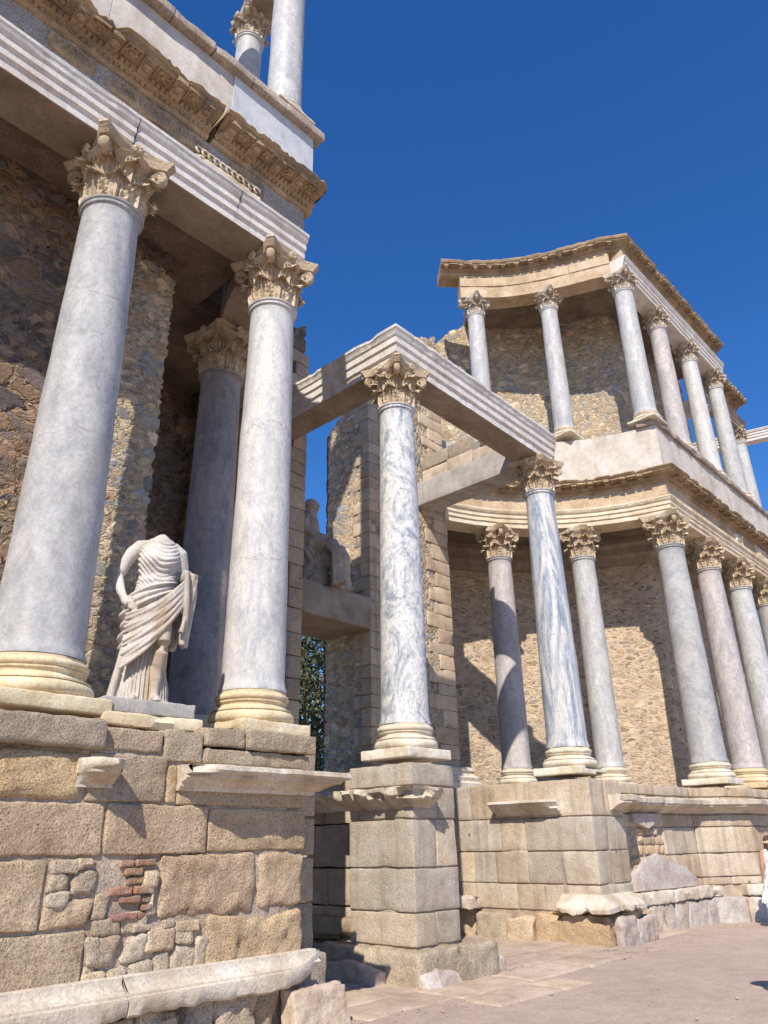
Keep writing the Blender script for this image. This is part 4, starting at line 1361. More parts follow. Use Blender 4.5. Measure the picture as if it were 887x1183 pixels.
    # curved wall of the recess
    pts = arc(ORc, 8.3, 84, 18.4, 40) + [(26.5, 1.41)]
    w = wall_thing('exedra_wall', 'sandy rubble wall curving behind the lower columns of the recess')
    grid_wall('masonry', 'rubble_sand', Path(pts, 0.3), 0.0, -0.7, 2.3, lambda s: 10.6, 0.075, w)
    bm = bmesh.new()
    sweep(bm, Path(pts, 0.3), [(0.0, 9.25), (0.08, 9.25), (0.10, 9.45), (0.20, 9.55), (0.22, 9.75), (0.36, 9.85), (0.36, 10.02), (0.0, 10.02)], 0.01, 4)
    link_mesh('wall_cornice', bm, 'soffit', w, True, 30)
    w = wall_thing('exedra_wall', 'rubble wall with ragged left end behind the curved upper colonnade')
    pu = Path(arc(ORc, 8.3, 66, 18.4, 34) + [(24.6, 1.41)], 0.3)
    def zt(s):
        if s < 1.0: return 16.9 + 1.2 * s
        if s < 2.4: return 18.1 + 0.9 * (s - 1.0)
        return 19.35 if s < 7 else 19.0
    grid_wall('masonry', 'rubble_grey', pu, 0.0, -0.7, 10.6, ragged(zt, 0.18, 8.0), 0.07, w)
walls()

# ------------------------------------------------------------------ podium and pedestals
def tintv(r, lo=0.85, hi=1.12, warm=0.0):
    t = r.uniform(lo, hi); w = r.uniform(-0.05, 0.05) + warm
    return (t * (1 + w), t, t * (1 - w * 1.5))

def left_podium():
    root = empty('podium', (0.5, -0.8, 0), 'high podium of big rough granite blocks under the headless statue', 'podium')
    r = random.Random(31)
    bm = bmesh.new()
    V = -0.8
    def blk(x0, x1, z0, z1, tint=None, out=0.0, rr=0.022, amp=0.012, chip=0.02, dep=0.45):
        rock_box(bm, (x0 + 0.006, V - out, z0 + 0.006), (x1 - 0.006, V + dep, z1 - 0.006), rr, 0.045, amp, tint or tintv(r), seed=x0 * 3 + z0, chip=chip)
    # cap course
    blk(-1.8, -0.95, 2.36, 2.6); blk(-0.95, 0.37, 2.35, 2.61, (0.80, 0.80, 0.82), 0.10, 0.04)
    blk(0.38, 0.98, 2.36, 2.57, (0.92, 0.86, 0.83)); blk(0.99, 1.42, 2.30, 2.60, (0.9, 0.9, 0.88)); blk(1.42, 1.90, 2.47, 2.66, (0.85, 0.84, 0.82), 0.03)
    blk(1.90, 2.84, 2.46, 2.67, (0.86, 0.85, 0.83), 0.07); blk(1.44, 2.80, 2.30, 2.46, (0.88, 0.86, 0.82), 0.02)
    # course 1
    blk(-1.8, -0.5, 1.94, 2.34); blk(-0.5, 0.26, 1.935, 2.34, (1.12, 1.0, 0.80), 0.03, 0.07); blk(0.27, 1.05, 1.935, 2.35, (0.86, 0.83, 0.80)); blk(1.05, 1.17, 1.94, 2.29, (1.1, 1.0, 0.85))
    blk(1.17, 2.76, 1.92, 2.29, (0.97, 0.90, 0.82))
    # course 2
    blk(-1.8, -0.5, 1.51, 1.93); blk(-0.5, 0.48, 1.515, 1.93, (1.0, 0.93, 0.86)); blk(0.49, 1.53, 1.51, 1.93, (0.98, 0.90, 0.82), 0.01); blk(1.54, 2.76, 1.52, 1.91, (1.05, 0.97, 0.86))
    # course 3
    blk(-1.8, -0.75, 1.04, 1.5); blk(-0.74, 0.05, 0.99, 1.50, (1.02, 0.95, 0.86)); blk(1.06, 2.14, 0.985, 1.51, (1.0, 0.90, 0.82), 0.015, 0.06, 0.03); blk(2.16, 2.76, 1.01, 1.51, (1.04, 0.94, 0.84), 0.0, 0.05, 0.03)
    # course 4
    blk(-1.8, -0.5, 0.5, 1.03); blk(-0.5, 0.44, 0.45, 0.98, (1.0, 0.95, 0.88), 0.01); blk(1.58, 2.76, 0.5, 0.975, (1.1, 1.0, 0.84), 0.01, 0.05, 0.03)
    # the same courses run on to the left
    for z0, z1 in ((2.36, 2.6), (1.94, 2.34), (1.51, 1.93), (1.04, 1.5), (0.5, 1.03), (-0.15, 0.48)):
        x = -5.8
        while x < -1.81:
            e = min(x + r.uniform(0.7, 1.5), -1.8)
            if -1.8 - e < 0.3: e = -1.8
            rock_box(bm, (x + 0.006, V, z0 + 0.006), (e - 0.006, V + 0.4, z1 - 0.006), 0.022, 0.10, 0.012, tintv(r), seed=x + z0, chip=0.02)
            x = e
    # set-back end
    for z0, z1 in ((0.55, 1.0), (1.0, 1.45), (1.46, 1.85), (1.86, 2.25), (2.26, 2.6)):
        rock_box(bm, (2.62, -0.45, z0 + 0.006), (3.20, 1.2, z1 - 0.006), 0.02, 0.10, 0.01, tintv(r), seed=z0 + 9)
    rock_box(bm, (2.6, -0.6, -0.2), (3.28, 1.2, 0.54), 0.03, 0.1, 0.015, tintv(r), seed=5)
    link_mesh('block_facing', bm, 'ashlar', root, True, 55)
    bm = bmesh.new()
    box(bm, (-1.8, -0.772, -0.2), (2.66, 1.6, 2.44)); box(bm, (-5.8, -0.772, -0.2), (-1.81, 1.6, 2.44))
    bmesh.ops.subdivide_edges(bm, edges=bm.edges[:], cuts=20, use_grid_fill=True)
    for v in bm.verts:
        if v.co.y < -0.7: v.co.y += 0.014 * fbm(v.co, 4)
    link_mesh('core', bm, 'mortar', root, True)
    # brick patch
    bm = bmesh.new()
    z = 1.02
    k = 0
    while z < 1.48:
        h = r.uniform(0.048, 0.062)
        x0, x1 = (0.47, 1.03) if z > 1.27 else ((0.66, 0.96) if z < 1.2 else (0.58, 0.98))
        x = x0 + r.uniform(-0.03, 0.05)
        while x < x1:
            w = r.uniform(0.13, 0.27)
            if r.random() > 0.12:
                t = r.uniform(0.75, 1.2)
                rock_box(bm, (x, V - r.uniform(0.0, 0.035), z), (min(x + w, x1 + 0.04), V + 0.3, z + h), 0.012, 0.03, 0.012, (t, t * r.uniform(0.9, 1.2), t * r.uniform(0.9, 1.25)), seed=x + z * 7, chip=0.03)
            x += w + 0.014
        z += h + 0.013
        k += 1
    link_mesh('brick_patch', bm, 'brick', root, True, 50)
    # rubble infill
    bm = bmesh.new()
    stones = [(0.08, 0.28, 1.40, 1.48), (0.30, 0.45, 1.42, 1.49), (0.08, 0.27, 1.27, 1.385), (0.28, 0.47, 1.24, 1.41), (0.08, 0.24, 1.155, 1.255), (0.07, 0.47, 1.0, 1.19), (0.48, 0.60, 1.04, 1.22),
              (0.50, 0.72, 0.93, 1.03), (0.74, 0.98, 0.92, 1.06), (0.97, 1.05, 1.06, 1.25), (0.92, 1.04, 1.26, 1.38),
              (0.46, 0.56, 0.72, 0.9), (0.46, 0.53, 0.56, 0.71), (0.55, 0.74, 0.70, 0.91), (0.76, 0.99, 0.72, 0.90), (1.0, 1.26, 0.77, 0.93), (1.27, 1.5, 0.90, 0.965), (1.28, 1.44, 0.80, 0.885),
              (0.46, 0.66, 0.50, 0.66), (0.67, 0.83, 0.48, 0.67), (0.85, 1.08, 0.50, 0.70), (1.09, 1.23, 0.52, 0.74), (1.25, 1.50, 0.55, 0.79), (1.50, 1.60, 0.55, 0.82), (1.15, 1.24, 0.94, 0.975), (0.86, 1.0, 0.93, 0.96)]
    for (a, b, c, d) in stones:
        x0, x1, z0, z1 = a - 0.012, b + 0.012, c - 0.012, d + 0.012
        t = tintv(r, 0.9, 1.15, 0.02)
        sk = r.uniform(-0.18, 0.18); cz = (z0 + z1) / 2
        rock_box(bm, (x0, V - r.uniform(0.005, 0.035), z0), (x1, V + 0.25, z1), min(x1 - x0, z1 - z0) * 0.22, 0.028, 0.014, t, seed=x0 * 7 + z0 * 3, chip=0.05, taper=lambda p: Vector((p.x + (p.z - cz) * sk, p.y, p.z)))
    link_mesh('rubble_patch', bm, 'ashlar', root, True, 60)
    # foot: rough stones below the moulding
    bm = bmesh.new()
    x = -1.8
    while x < 2.4:
        w = r.uniform(0.2, 0.5)
        rock_box(bm, (x, -0.93 + r.uniform(-0.03, 0.03), -0.15), (x + w - 0.01, -0.4, r.uniform(0.34, 0.42)), 0.06, 0.05, 0.035, tintv(r, 0.8, 1.1), seed=x, chip=0.08)
        x += w
    link_mesh('foot_stones', bm, 'ashlar', root, True, 60)
    # white base moulding in two broken lengths
    def mould(x0, x1, seed, broken_end):
        bm = bmesh.new()
        prof = [(0.0, 0.62), (0.0, 0.36), (0.10, 0.345), (0.24, 0.35), (0.265, 0.37), (0.268, 0.46), (0.262, 0.485), (0.235, 0.495), (0.232, 0.51), (0.20, 0.525), (0.165, 0.55), (0.135, 0.585), (0.132, 0.618), (0.10, 0.625)]
        pth = Path([(x0, -0.78), (x1, -0.78)], 0.03)
        def jg(k, s):
            d = 0.0; dz = 0.0
            n = noise.noise(Vector((s * 3.0, seed, k * 0.11))) + 0.6 * noise.noise(Vector((s * 9.0, seed + 2, k * 0.2)))
            if 2 <= k <= 4: dz = 0.03 * n; d = -0.02 * max(0, n)
            if broken_end:
                e = max(0.0, (s - (pth.L - 0.55)) / 0.55)
                if 1 <= k <= 6: dz += 0.14 * e * e
                if 2 <= k <= 8: d -= 0.10 * e * e
            return d, dz
        sweep(bm, pth, prof, 0.006, seed, jag=jg)
        link_mesh('base_moulding', bm, 'moulding', root, True, 45)
    mould(-1.8, -0.6, 1.0, False); mould(-0.585, 0.74, 2.0, False); mould(0.755, 2.84, 3.0, True)
    # projecting ledge under the veined column, wrapping the corner
    bm = bmesh.new()
    prof = [(-0.05, 2.05), (0.05, 2.05), (0.06, 2.08), (0.10, 2.09), (0.14, 2.12), (0.20, 2.15), (0.27, 2.165), (0.28, 2.19), (0.33, 2.20), (0.35, 2.225), (0.34, 2.265), (0.3, 2.275), (-0.05, 2.27)]
    pth = Path([(1.16, -0.8), (2.76, -0.8), (2.76, 0.2)], 0.03)
    def jg(k, s):
        e = max(0.0, (0.22 - s) / 0.22)
        n = max(0, noise.noise(Vector((s * 6, 0.3, 1.7))) - 0.1)
        return -max(0, prof[k][0]) * (0.5 * e * (0.8 + 0.3 * math.sin(k * 2.1))) - (0.05 * n if 6 < k < 12 else 0), 0.0
    sweep(bm, pth, prof, 0.012, 7, jag=jg)
    link_mesh('ledge', bm, 'moulding', root, True, 40)
    # stub of the same ledge further left
    bm = bmesh.new()
    prof2 = [(o * 1.0, z) for o, z in prof]
    pth = Path([(0.16, -0.8), (0.50, -0.8)], 0.03)
    def jg2(k, s):
        e = (s / 0.34)
        return -max(0, prof[k][0]) * (0.55 * abs(2 * e - 1.2) ** 1.5) + 0.01 * math.sin(e * 9 + k), 0.0
    sweep(bm, pth, prof2, 0.03, 9, jag=jg2)
    link_mesh('ledge_stub', bm, 'moulding', root, True, 45)
    worldize(root)
    # marble slab leaning at the corner
    bm = bmesh.new()
    def tp(p): return Vector((p.x + p.z * 0.03, p.y + p.z * 0.18, p.z - (p.x - 2.45) * 0.0))
    rock_box(bm, (2.42, -1.12, -0.15), (3.12, -0.90, 0.325), 0.02, 0.04, 0.018, (1.05, 0.96, 0.84), seed=3, chip=0.06, taper=tp)
    o = link_mesh('marble_slab', bm, 'veneer', None, True, 50)
    tag(o, 'upright slab of streaked marble at the corner foot of the near podium', 'slab')
left_podium()

def pedestal_thing(label, x0, x1, y0, yb, rows, seed, zend=1.2):
    root = empty('pedestal', ((x0 + x1) / 2, y0, 0), label, 'pedestal')
    r = random.Random(seed)
    bm = bmesh.new()
    for (z0, z1, split_f, split_l) in rows:
        # corner block, then blocks back along the left face and along the front face
        xs = [x0] + [x0 + (x1 - x0) * f for f in split_f] + [x1]
        ys = [y0] + [y0 + (yb - y0) * f for f in split_l] + [yb]
        t = tintv(r, 0.88, 1.12)
        rock_box(bm, (xs[0], ys[0], z0 + 0.005), (xs[1] - 0.006, ys[1] - 0.006, z1 - 0.005), 0.014, 0.07, 0.007, t, seed=z0 + seed, chip=0.02)
        for a, b in zip(xs[1:], xs[2:]):
            rock_box(bm, (a + 0.004, y0 + r.uniform(0, 0.012), z0 + 0.005), (b - 0.006, min(y0 + 1.3, yb), z1 - 0.005), 0.014, 0.07, 0.007, tintv(r, 0.85, 1.15), seed=z0 + a + seed, chip=0.02)
        for a, b in zip(ys[1:], ys[2:]):
            rock_box(bm, (x0 + r.uniform(0, 0.012), a + 0.004, z0 + 0.005), (x0 + 0.8, b - 0.006, z1 - 0.005), 0.014, 0.07, 0.007, tintv(r, 0.82, 1.1), seed=z0 + a * 2 + seed, chip=0.02)
    link_mesh('block_facing', bm, 'ashlar_smooth', root, True, 55)
    bm = bmesh.new()
    box(bm, (x0 + 0.03, y0 + 0.03, -0.2), (x1 - 0.03, yb - 0.01, 2.5))
    link_mesh('core', bm, 'mortar', root, False)
    return root, r

def pedestals():
    root, r = pedestal_thing('square pedestal of large smooth blocks under the banded column, at the front of the porch', 5.19, 6.12, -0.185, 1.02,
        [(0.36, 0.74, (0.45,), ()), (0.75, 1.26, (), ()), (1.27, 1.86, (0.52,), ()), (1.87, 2.28, (0.6,), (0.6,)), (2.29, 2.585, (), ())], 44)
    bm = bmesh.new()
    for (z0, z1, ys) in ((0.3, 0.74, (1.0, 1.6, 2.4, 4.0)), (0.75, 1.24, (1.0, 1.9, 2.7, 4.0)), (1.25, 1.84, (1.0, 1.45, 2.2, 3.0, 4.0)), (1.85, 2.27, (1.0, 2.0, 2.9, 4.0)), (2.28, 2.58, (1.0, 1.6, 2.6, 4.0))):
        for a_, b_ in zip(ys, ys[1:]):
            rock_box(bm, (5.60, a_ + 0.004, z0 + 0.004), (6.3, b_ - 0.005, z1 - 0.004), 0.014, 0.09, 0.007, tintv(r, 0.85, 1.1), seed=a_ + z0, chip=0.02)
    link_mesh('flank_facing', bm, 'ashlar_smooth', root, True, 55)
    bm = bmesh.new()
    rock_box(bm, (4.98, -0.42, -0.2), (6.62, 1.4, 0.34), 0.05, 0.06, 0.025, (0.92, 0.92, 0.92), seed=4, chip=0.08)
    rock_box(bm, (5.2, 1.42, -0.2), (6.0, 4.0, 0.30), 0.05, 0.1, 0.03, (0.8, 0.8, 0.8), seed=5, chip=0.12)
    link_mesh('footing', bm, 'ashlar', root, True, 60)
    bm = bmesh.new()
    for a, b in ((1.05, 2.5), (2.5, 4.0)):
        rock_box(bm, (5.38, a, 0.40), (5.7, b - 0.01, 0.62), 0.06, 0.06, 0.02, (0.85, 0.8, 0.76), seed=a, chip=0.12)
    link_mesh('foot_moulding', bm, 'ashlar', root, True, 60)
    bm = bmesh.new()
    bm.free()
    for (lo, hi, tn, sd, lean) in (((5.0, -0.53, -0.15), (5.70, -0.38, 0.15), (0.95, 0.91, 0.92), 9, 0.25), ((4.80, 0.15, -0.15), (4.99, 1.2, 0.20), (0.96, 0.84, 0.76), 37, -0.1), ((6.60, -0.38, -0.15), (6.84, 0.05, 0.17), (0.95, 0.88, 0.84), 39, 0.2)):
        bm = bmesh.new()
        mx = (lo[0] + hi[0]) / 2; my = (lo[1] + hi[1]) / 2; wx = hi[0] - lo[0]; wy = hi[1] - lo[1]
        def tp(p):
            f = max(0.0, (p.z + 0.05) / 0.25)
            e = abs(p.x - mx) / wx if wx > wy else abs(p.y - my) / wy
            return Vector((p.x, p.y + (0.10 * f if wx > wy else 0), p.z - f * (0.30 * e ** 1.3) * (0.6 + lean * (1 if (p.x - mx if wx > wy else p.y - my) > 0 else -1))))
        rock_box(bm, lo, hi, 0.03, 0.045, 0.022, tn, seed=sd, chip=0.07, taper=tp)
        link_mesh('veneer_fragment', bm, 'veneer', root, True, 60)
    prof = [(-0.05, 2.0), (0.04, 2.0), (0.06, 2.04), (0.11, 2.06), (0.16, 2.10), (0.22, 2.13), (0.25, 2.16), (0.28, 2.19), (0.30, 2.21), (0.29, 2.25), (0.24, 2.26), (-0.05, 2.26)]
    bm = bmesh.new()
    pth = Path([(5.45, 2.6), (5.19, 1.35), (5.19, 0.72)], 0.03)
    def jg(k, s):
        n = noise.noise(Vector((s * 4, k * 0.25, 3.0))) + 0.5 * noise.noise(Vector((s * 11, 1, 0)))
        return (-0.10 * max(0, n + 0.1) if 4 < k < 11 else 0), 0.02 * n
    sweep(bm, pth, prof, 0.02, 3, jag=jg)
    link_mesh('ledge', bm, 'moulding', root, True, 45)
    bm = bmesh.new()
    pth = Path([(5.19, 0.70), (5.19, -0.185), (5.55, -0.185)], 0.03)
    def jg3(k, s):
        n = noise.noise(Vector((s * 3.2, k * 0.2, 8.0))) + 0.7 * noise.noise(Vector((s * 9, 5, k * 0.4)))
        return (-0.20 * max(0, n + 0.15) if 4 < k < 11 else -0.02), 0.03 * n
    sweep(bm, pth, prof, 0.025, 13, jag=jg3)
    link_mesh('broken_ledge', bm, 'moulding', root, True, 45)

    worldize(root)
    root, r = pedestal_thing('pedestal and low ashlar wall with dark streaks under the blue streaked column', 10.03, 11.28, -0.17, 4.1,
        [(0.42, 0.84, (0.55,), (0.26, 0.40, 0.62, 0.8)), (0.85, 1.38, (0.42,), (0.16, 0.33, 0.50, 0.62, 0.8)), (1.39, 1.95, (0.45,), (0.33, 0.46, 0.7)), (1.96, 2.59, (0.5,), (0.32, 0.62))], 77)
    bm = bmesh.new()
    rock_box(bm, (9.86, -0.34, -0.2), (11.5, 1.1, 0.41), 0.05, 0.08, 0.03, (1.05, 0.95, 0.82), seed=14, chip=0.15)
    x = 1.12
    while x < 4.0:
        w = r.uniform(0.4, 0.9)
        rock_box(bm, (9.88 - r.uniform(0, 0.1), x, -0.2), (10.3, x + w - 0.02, r.uniform(0.3, 0.42)), 0.07, 0.08, 0.04, tintv(r, 0.8, 1.15), seed=x, chip=0.2)
        x += w
    link_mesh('footing', bm, 'ashlar', root, True, 60)
    bm = bmesh.new()
    rock_box(bm, (10.02, -0.50, -0.2), (10.62, -0.33, 0.38), 0.05, 0.05, 0.03, (0.80, 0.77, 0.79), seed=25, chip=0.10)
    link_mesh('veneer_fragment', bm, 'veneer', root, True, 60)
    bm = bmesh.new()
    rock_box(bm, (10.64, -0.46, -0.2), (11.45, -0.33, 0.33), 0.05, 0.05, 0.03, (0.86, 0.82, 0.82), seed=26, chip=0.10)
    link_mesh('veneer_fragment', bm, 'veneer', root, True, 60)
    bm = bmesh.new()
    pr = [(-0.05, 0.44), (0.20, 0.44), (0.30, 0.45), (0.31, 0.5), (0.27, 0.55), (0.20, 0.6), (0.12, 0.66), (0.06, 0.70), (-0.05, 0.70)]
    pth = Path([(10.03, 0.55), (10.03, -0.17), (11.05, -0.17)], 0.04)
    def jg4(k, s):
        n = noise.noise(Vector((s * 3.2, k * 0.2, 18.0))) + 0.7 * noise.noise(Vector((s * 8, 5, k * 0.4)))
        return (-0.06 * max(0, n) if 1 <= k <= 4 else 0), (0.07 * n if 1 <= k <= 3 else 0)
    sweep(bm, pth, pr, 0.02, 5, jag=jg4)
    link_mesh('base_moulding', bm, 'moulding', root, True, 45)
    bm = bmesh.new()
    pth = Path([(10.03, 1.85), (10.03, 0.42)], 0.04)
    sweep(bm, pth, prof, 0.012, 5, jag=lambda k, s: (-0.12 * max(0, (s - 1.15) / 0.28) if 4 < k < 11 else 0, 0.0))
    link_mesh('ledge', bm, 'moulding', root, True, 45)
    worldize(root)
    bm = bmesh.new()
    rock_box(bm, (9.60, 2.3, 0.42), (10.05, 3.3, 0.62), 0.03, 0.06, 0.03, (1.08, 1.06, 1.04), seed=9, chip=0.2)
    o = link_mesh('marble_block', bm, 'veneer', None, True, 50)
    tag(o, 'loose white marble fragment lying behind the porch pedestal', 'block')
pedestals()

def door_podium():
    root = empty('podium', (7.0, 3.0, 0), 'recessed podium carrying the doorway, mostly hidden behind the porch pedestals', 'podium')
    r = random.Random(17)
    bm = bmesh.new()
    for z0, z1 in ((-0.15, 0.6), (0.61, 1.1), (1.11, 1.6), (1.61, 2.1), (2.11, 2.56)):
        for xa, xb, y in ((3.2, 5.62, 2.9), (6.3, 10.05, 3.7)):
            x = xa
            while x < xb - 0.01:
                e = min(x + r.uniform(0.6, 1.2), xb)
                if xb - e < 0.3: e = xb
                rock_box(bm, (x + 0.004, y, z0 + 0.005), (e - 0.005, y + 0.5, z1 - 0.005), 0.014, 0.12, 0.007, tintv(r), seed=x + z0, chip=0.02)
                x = e
    link_mesh('block_facing', bm, 'ashlar_smooth', root, True, 55)
    bm = bmesh.new(); box(bm, (2.7, 3.0, -0.2), (10.6, 5.5, 2.5))
    link_mesh('core', bm, 'mortar', root, False)
    worldize(root)
door_podium()

def right_podium():
    root = empty('podium', (13.5, 0.3, 0), 'long low podium with a white ledge and marble patches below the right-hand colonnade', 'podium')
    r = random.Random(91)
    pts = [(11.25, 0.0), (11.8, 0.22), (14.9, 0.02), (16.1, -0.78), (26.5, -0.80)]
    p = Path(pts, 0.25)
    cuts, acc = [], 0.0
    for a_, b_ in zip(pts, pts[1:]):
        acc += math.hypot(b_[0] - a_[0], b_[1] - a_[1]); cuts.append(acc)
    bm = bmesh.new()
    for (z0, z1, wl, wh) in ((2.40, 2.60, 0.8, 1.6), (1.78, 2.02, 1.0, 1.9), (1.25, 1.77, 1.2, 2.2), (0.78, 1.24, 0.8, 1.6), (2.03, 2.39, 0.7, 1.5), (0.62, 0.77, 0.6, 1.2)):
        s = 0.0
        while s < p.L - 0.2:
            w = r.uniform(wl, wh); e = min(s + w, p.L)
            for c_ in cuts:                       # joints fall on the bends of the face
                if s + 0.05 < c_ < e - 0.01: e = c_
                elif e < c_ < e + 0.3: e = c_
            m = (s + e) / 2
            if not (z1 < 1.8 and 0.9 < m < 2.6):
                mid, n, d = p.at(m)
                a = p.at(s + 0.004)[0]; b = p.at(e - 0.006)[0]
                dd = (b - a); Ln = dd.length; dd.normalize(); nn = Vector((dd.y, -dd.x))
                def fr(q, a=a, dd=dd, nn=nn): return Vector((a.x + dd.x * q.x - nn.x * q.y, a.y + dd.y * q.x - nn.y * q.y, q.z))
                rock_box(bm, (0, -r.uniform(0, 0.02), z0 + 0.005), (Ln, 0.5, z1 - 0.005), 0.016, 0.09, 0.008, tintv(r, 0.86, 1.1, 0.03), frame=fr, seed=s + z0, chip=0.02)
            else:
                # older irregular stonework
                x = s
                zc = z0
                while zc < z1 - 0.05:
                    hh = min(r.uniform(0.14, 0.24), z1 - zc)
                    x = s
                    while x < e - 0.05:
                        ww = min(r.uniform(0.2, 0.45), e - x)
                        mid, n, d = p.at(x)
                        rock_box(bm, (0.008, -r.uniform(-0.02, 0.02), zc + 0.008), (ww - 0.008, 0.3, zc + hh - 0.008), 0.04, 0.05, 0.02, tintv(r, 0.85, 1.15, 0.06), frame=p.frame(x, 0.0, 0.0), seed=x + zc, chip=0.06)
                        x += ww
                    zc += hh
            s = e
    link_mesh('block_facing', bm, 'ashlar_smooth', root, True, 55)
    bm = bmesh.new()
    sweep(bm, p, [(-2.6, -0.2), (-0.04, -0.2), (-0.04, 2.5), (-2.6, 2.5)], 0.01, 3)
    link_mesh('core', bm, 'mortar', root, True, 40)
    bm = bmesh.new()
    pl = Path([(10.75, -0.17), (11.28, -0.12)] + pts[1:], 0.05)
    prof = [(-0.05, 2.06), (0.03, 2.06), (0.05, 2.09), (0.10, 2.10), (0.15, 2.14), (0.22, 2.17), (0.30, 2.185), (0.31, 2.22), (0.35, 2.23), (0.36, 2.31), (0.30, 2.33), (-0.05, 2.32)]
    def jg(k, s):
        n = noise.noise(Vector((s * 1.8, 3, 0))) + 0.6 * noise.noise(Vector((s * 6, 5, 0)))
        e = max(0, (0.5 - s) / 0.5)
        return (-0.14 * max(0, n - 0.1) - 0.1 * e if 6 < k < 11 else 0), (-0.03 * max(0, n - 0.1) if k > 7 else 0)
    sweep(bm, pl, prof, 0.012, 6, jag=jg)
    link_mesh('ledge', bm, 'moulding', root, True, 45)
    bm = bmesh.new()
    s = 0.6
    while s < p.L - 0.3:
        w = r.uniform(0.9, 1.8)
        rock_box(bm, (0, -0.22, 0.40), (w - 0.02, 0.1, 0.62), 0.03, 0.06, 0.02, (1.05, 1.0, 0.95), frame=p.frame(s, 0.0, 0.0), seed=s, chip=0.10)
        s += w
    link_mesh('base_moulding', bm, 'moulding', root, True, 50)
    # big polygonal marble veneer along the foot and two patches higher up
    bm = bmesh.new()
    s = 0.3
    while s < p.L - 0.3:
        w = r.uniform(0.35, 0.9)
        sk = r.uniform(-0.35, 0.35)
        if r.random() < 0.25:
            zc = r.uniform(0.12, 0.22)
            for a, b in ((-0.25, zc - 0.006), (zc + 0.006, 0.39)):
                rock_box(bm, (0, -0.16, a), (w - 0.015, 0.08, b), 0.02, 0.06, 0.02, tintv(r, 0.85, 1.08), frame=p.frame(s, 0.0, 0.0), seed=s + a, chip=0.08, taper=lambda q, sk=sk: Vector((q.x + (q.z - 0.2) * sk, q.y, q.z)))
        else:
            rock_box(bm, (0, -0.17 - r.uniform(0, 0.04), -0.25), (w - 0.015, 0.08, 0.385), 0.025, 0.06, 0.02, tintv(r, 0.88, 1.08), frame=p.frame(s, 0.0, 0.0), seed=s, chip=0.08, taper=lambda q, sk=sk: Vector((q.x + (q.z - 0.2) * sk, q.y, q.z)))
        s += w
    link_mesh('veneer_plinth', bm, 'veneer', root, True, 50)
    bm = bmesh.new()
    tint_layer(bm)
    def slab(outline, s0, out, th, seed, bm_=None):
        nonlocal bm
        # flat slab fragment with an irregular outline standing against the face
        fr = p.frame(s0, out, 0.0)
        k = len(outline)
        cx = sum(a for a, b in outline) / k; cz = sum(b for a, b in outline) / k
        dense = []
        for i in range(k):
            a, b = outline[i], outline[(i + 1) % k]
            for q in range(5):
                t = q / 5
                x = a[0] + (b[0] - a[0]) * t; z = b[1] * t + a[1] * (1 - t)
                n = noise.noise(Vector((x * 6, z * 6, seed))) * 0.02
                dense.append((x + n, z + n))
        front = [bm.verts.new(fr(Vector((x, 0, z)))) for x, z in dense]
        inner = [bm.verts.new(fr(Vector((cx + (x - cx) * 0.96, -0.012, cz + (z - cz) * 0.96)))) for x, z in dense]
        back = [bm.verts.new(fr(Vector((x, th, z)))) for x, z in dense]
        m = len(dense)
        tl = bm.verts.layers.float_color['tint']
        for v in front + inner + back: v[tl] = (0.92, 0.92, 0.96, 1)
        for i in range(m):
            j = (i + 1) % m
            bm.faces.new((front[i], front[j], inner[j], inner[i])); bm.faces.new((front[i], back[i], back[j], front[j]))
        f = bm.faces.new(inner); f2 = bm.faces.new(list(reversed(back)))
        bmesh.ops.triangulate(bm, faces=[f, f2])
    slab([(0, 2.03), (1.15, 2.03), (1.15, 1.97), (0.55, 1.74), (0.0, 1.88)], 1.0, 0.09, 0.12, 2)
    link_mesh('marble_patch', bm, 'veneer', root, True, 40)
    bm = bmesh.new(); tint_layer(bm)
    slab([(0, 0.63), (2.6, 0.63), (2.55, 0.78), (2.2, 0.98), (1.6, 1.12), (1.0, 1.29), (0.5, 1.18), (0.05, 0.92)], 0.75, 0.07, 0.14, 5)
    link_mesh('marble_patch', bm, 'veneer', root, True, 40)
    worldize(root)
right_podium()

# ------------------------------------------------------------------ statues
def grid_surface(bm, fn, nu, nv, close_u=True):
    rows = []
    for j in range(nv + 1):
        rows.append([bm.verts.new(fn(i / nu, j / nv)) for i in range(nu if close_u else nu + 1)])
    for a, b in zip(rows, rows[1:]):
        m = len(a)
        for i in range(m if close_u else m - 1):
            bm.faces.new((a[i], a[(i + 1) % m], b[(i + 1) % m], b[i]))
    if close_u:
        bm.faces.new(list(reversed(rows[0]))); bm.faces.new(rows[-1])

def remesh(bm, voxel, name, mat, parent, smooth_it=2):
    me = bpy.data.meshes.new(name)
    bmesh.ops.recalc_face_normals(bm, faces=bm.faces)
    bm.to_mesh(me); bm.free()
    o = bpy.data.objects.new(name, me); COL.objects.link(o)
    md = o.modifiers.new('r', 'REMESH'); md.mode = 'VOXEL'; md.voxel_size = voxel
    if smooth_it:
        sm = o.modifiers.new('s', 'SMOOTH'); sm.iterations = smooth_it; sm.factor = 0.5
    dg = bpy.context.evaluated_depsgraph_get()
    me2 = bpy.data.meshes.new_from_object(o.evaluated_get(dg))
    bpy.data.objects.remove(o); bpy.data.meshes.remove(me)
    me2.materials.clear(); me2.materials.append(M[mat])
    me2.polygons.foreach_set('use_smooth', [True] * len(me2.polygons))
    me2.name = name
    o = bpy.data.objects.new(name, me2); COL.objects.link(o)
    if parent: o.parent = parent
    return o

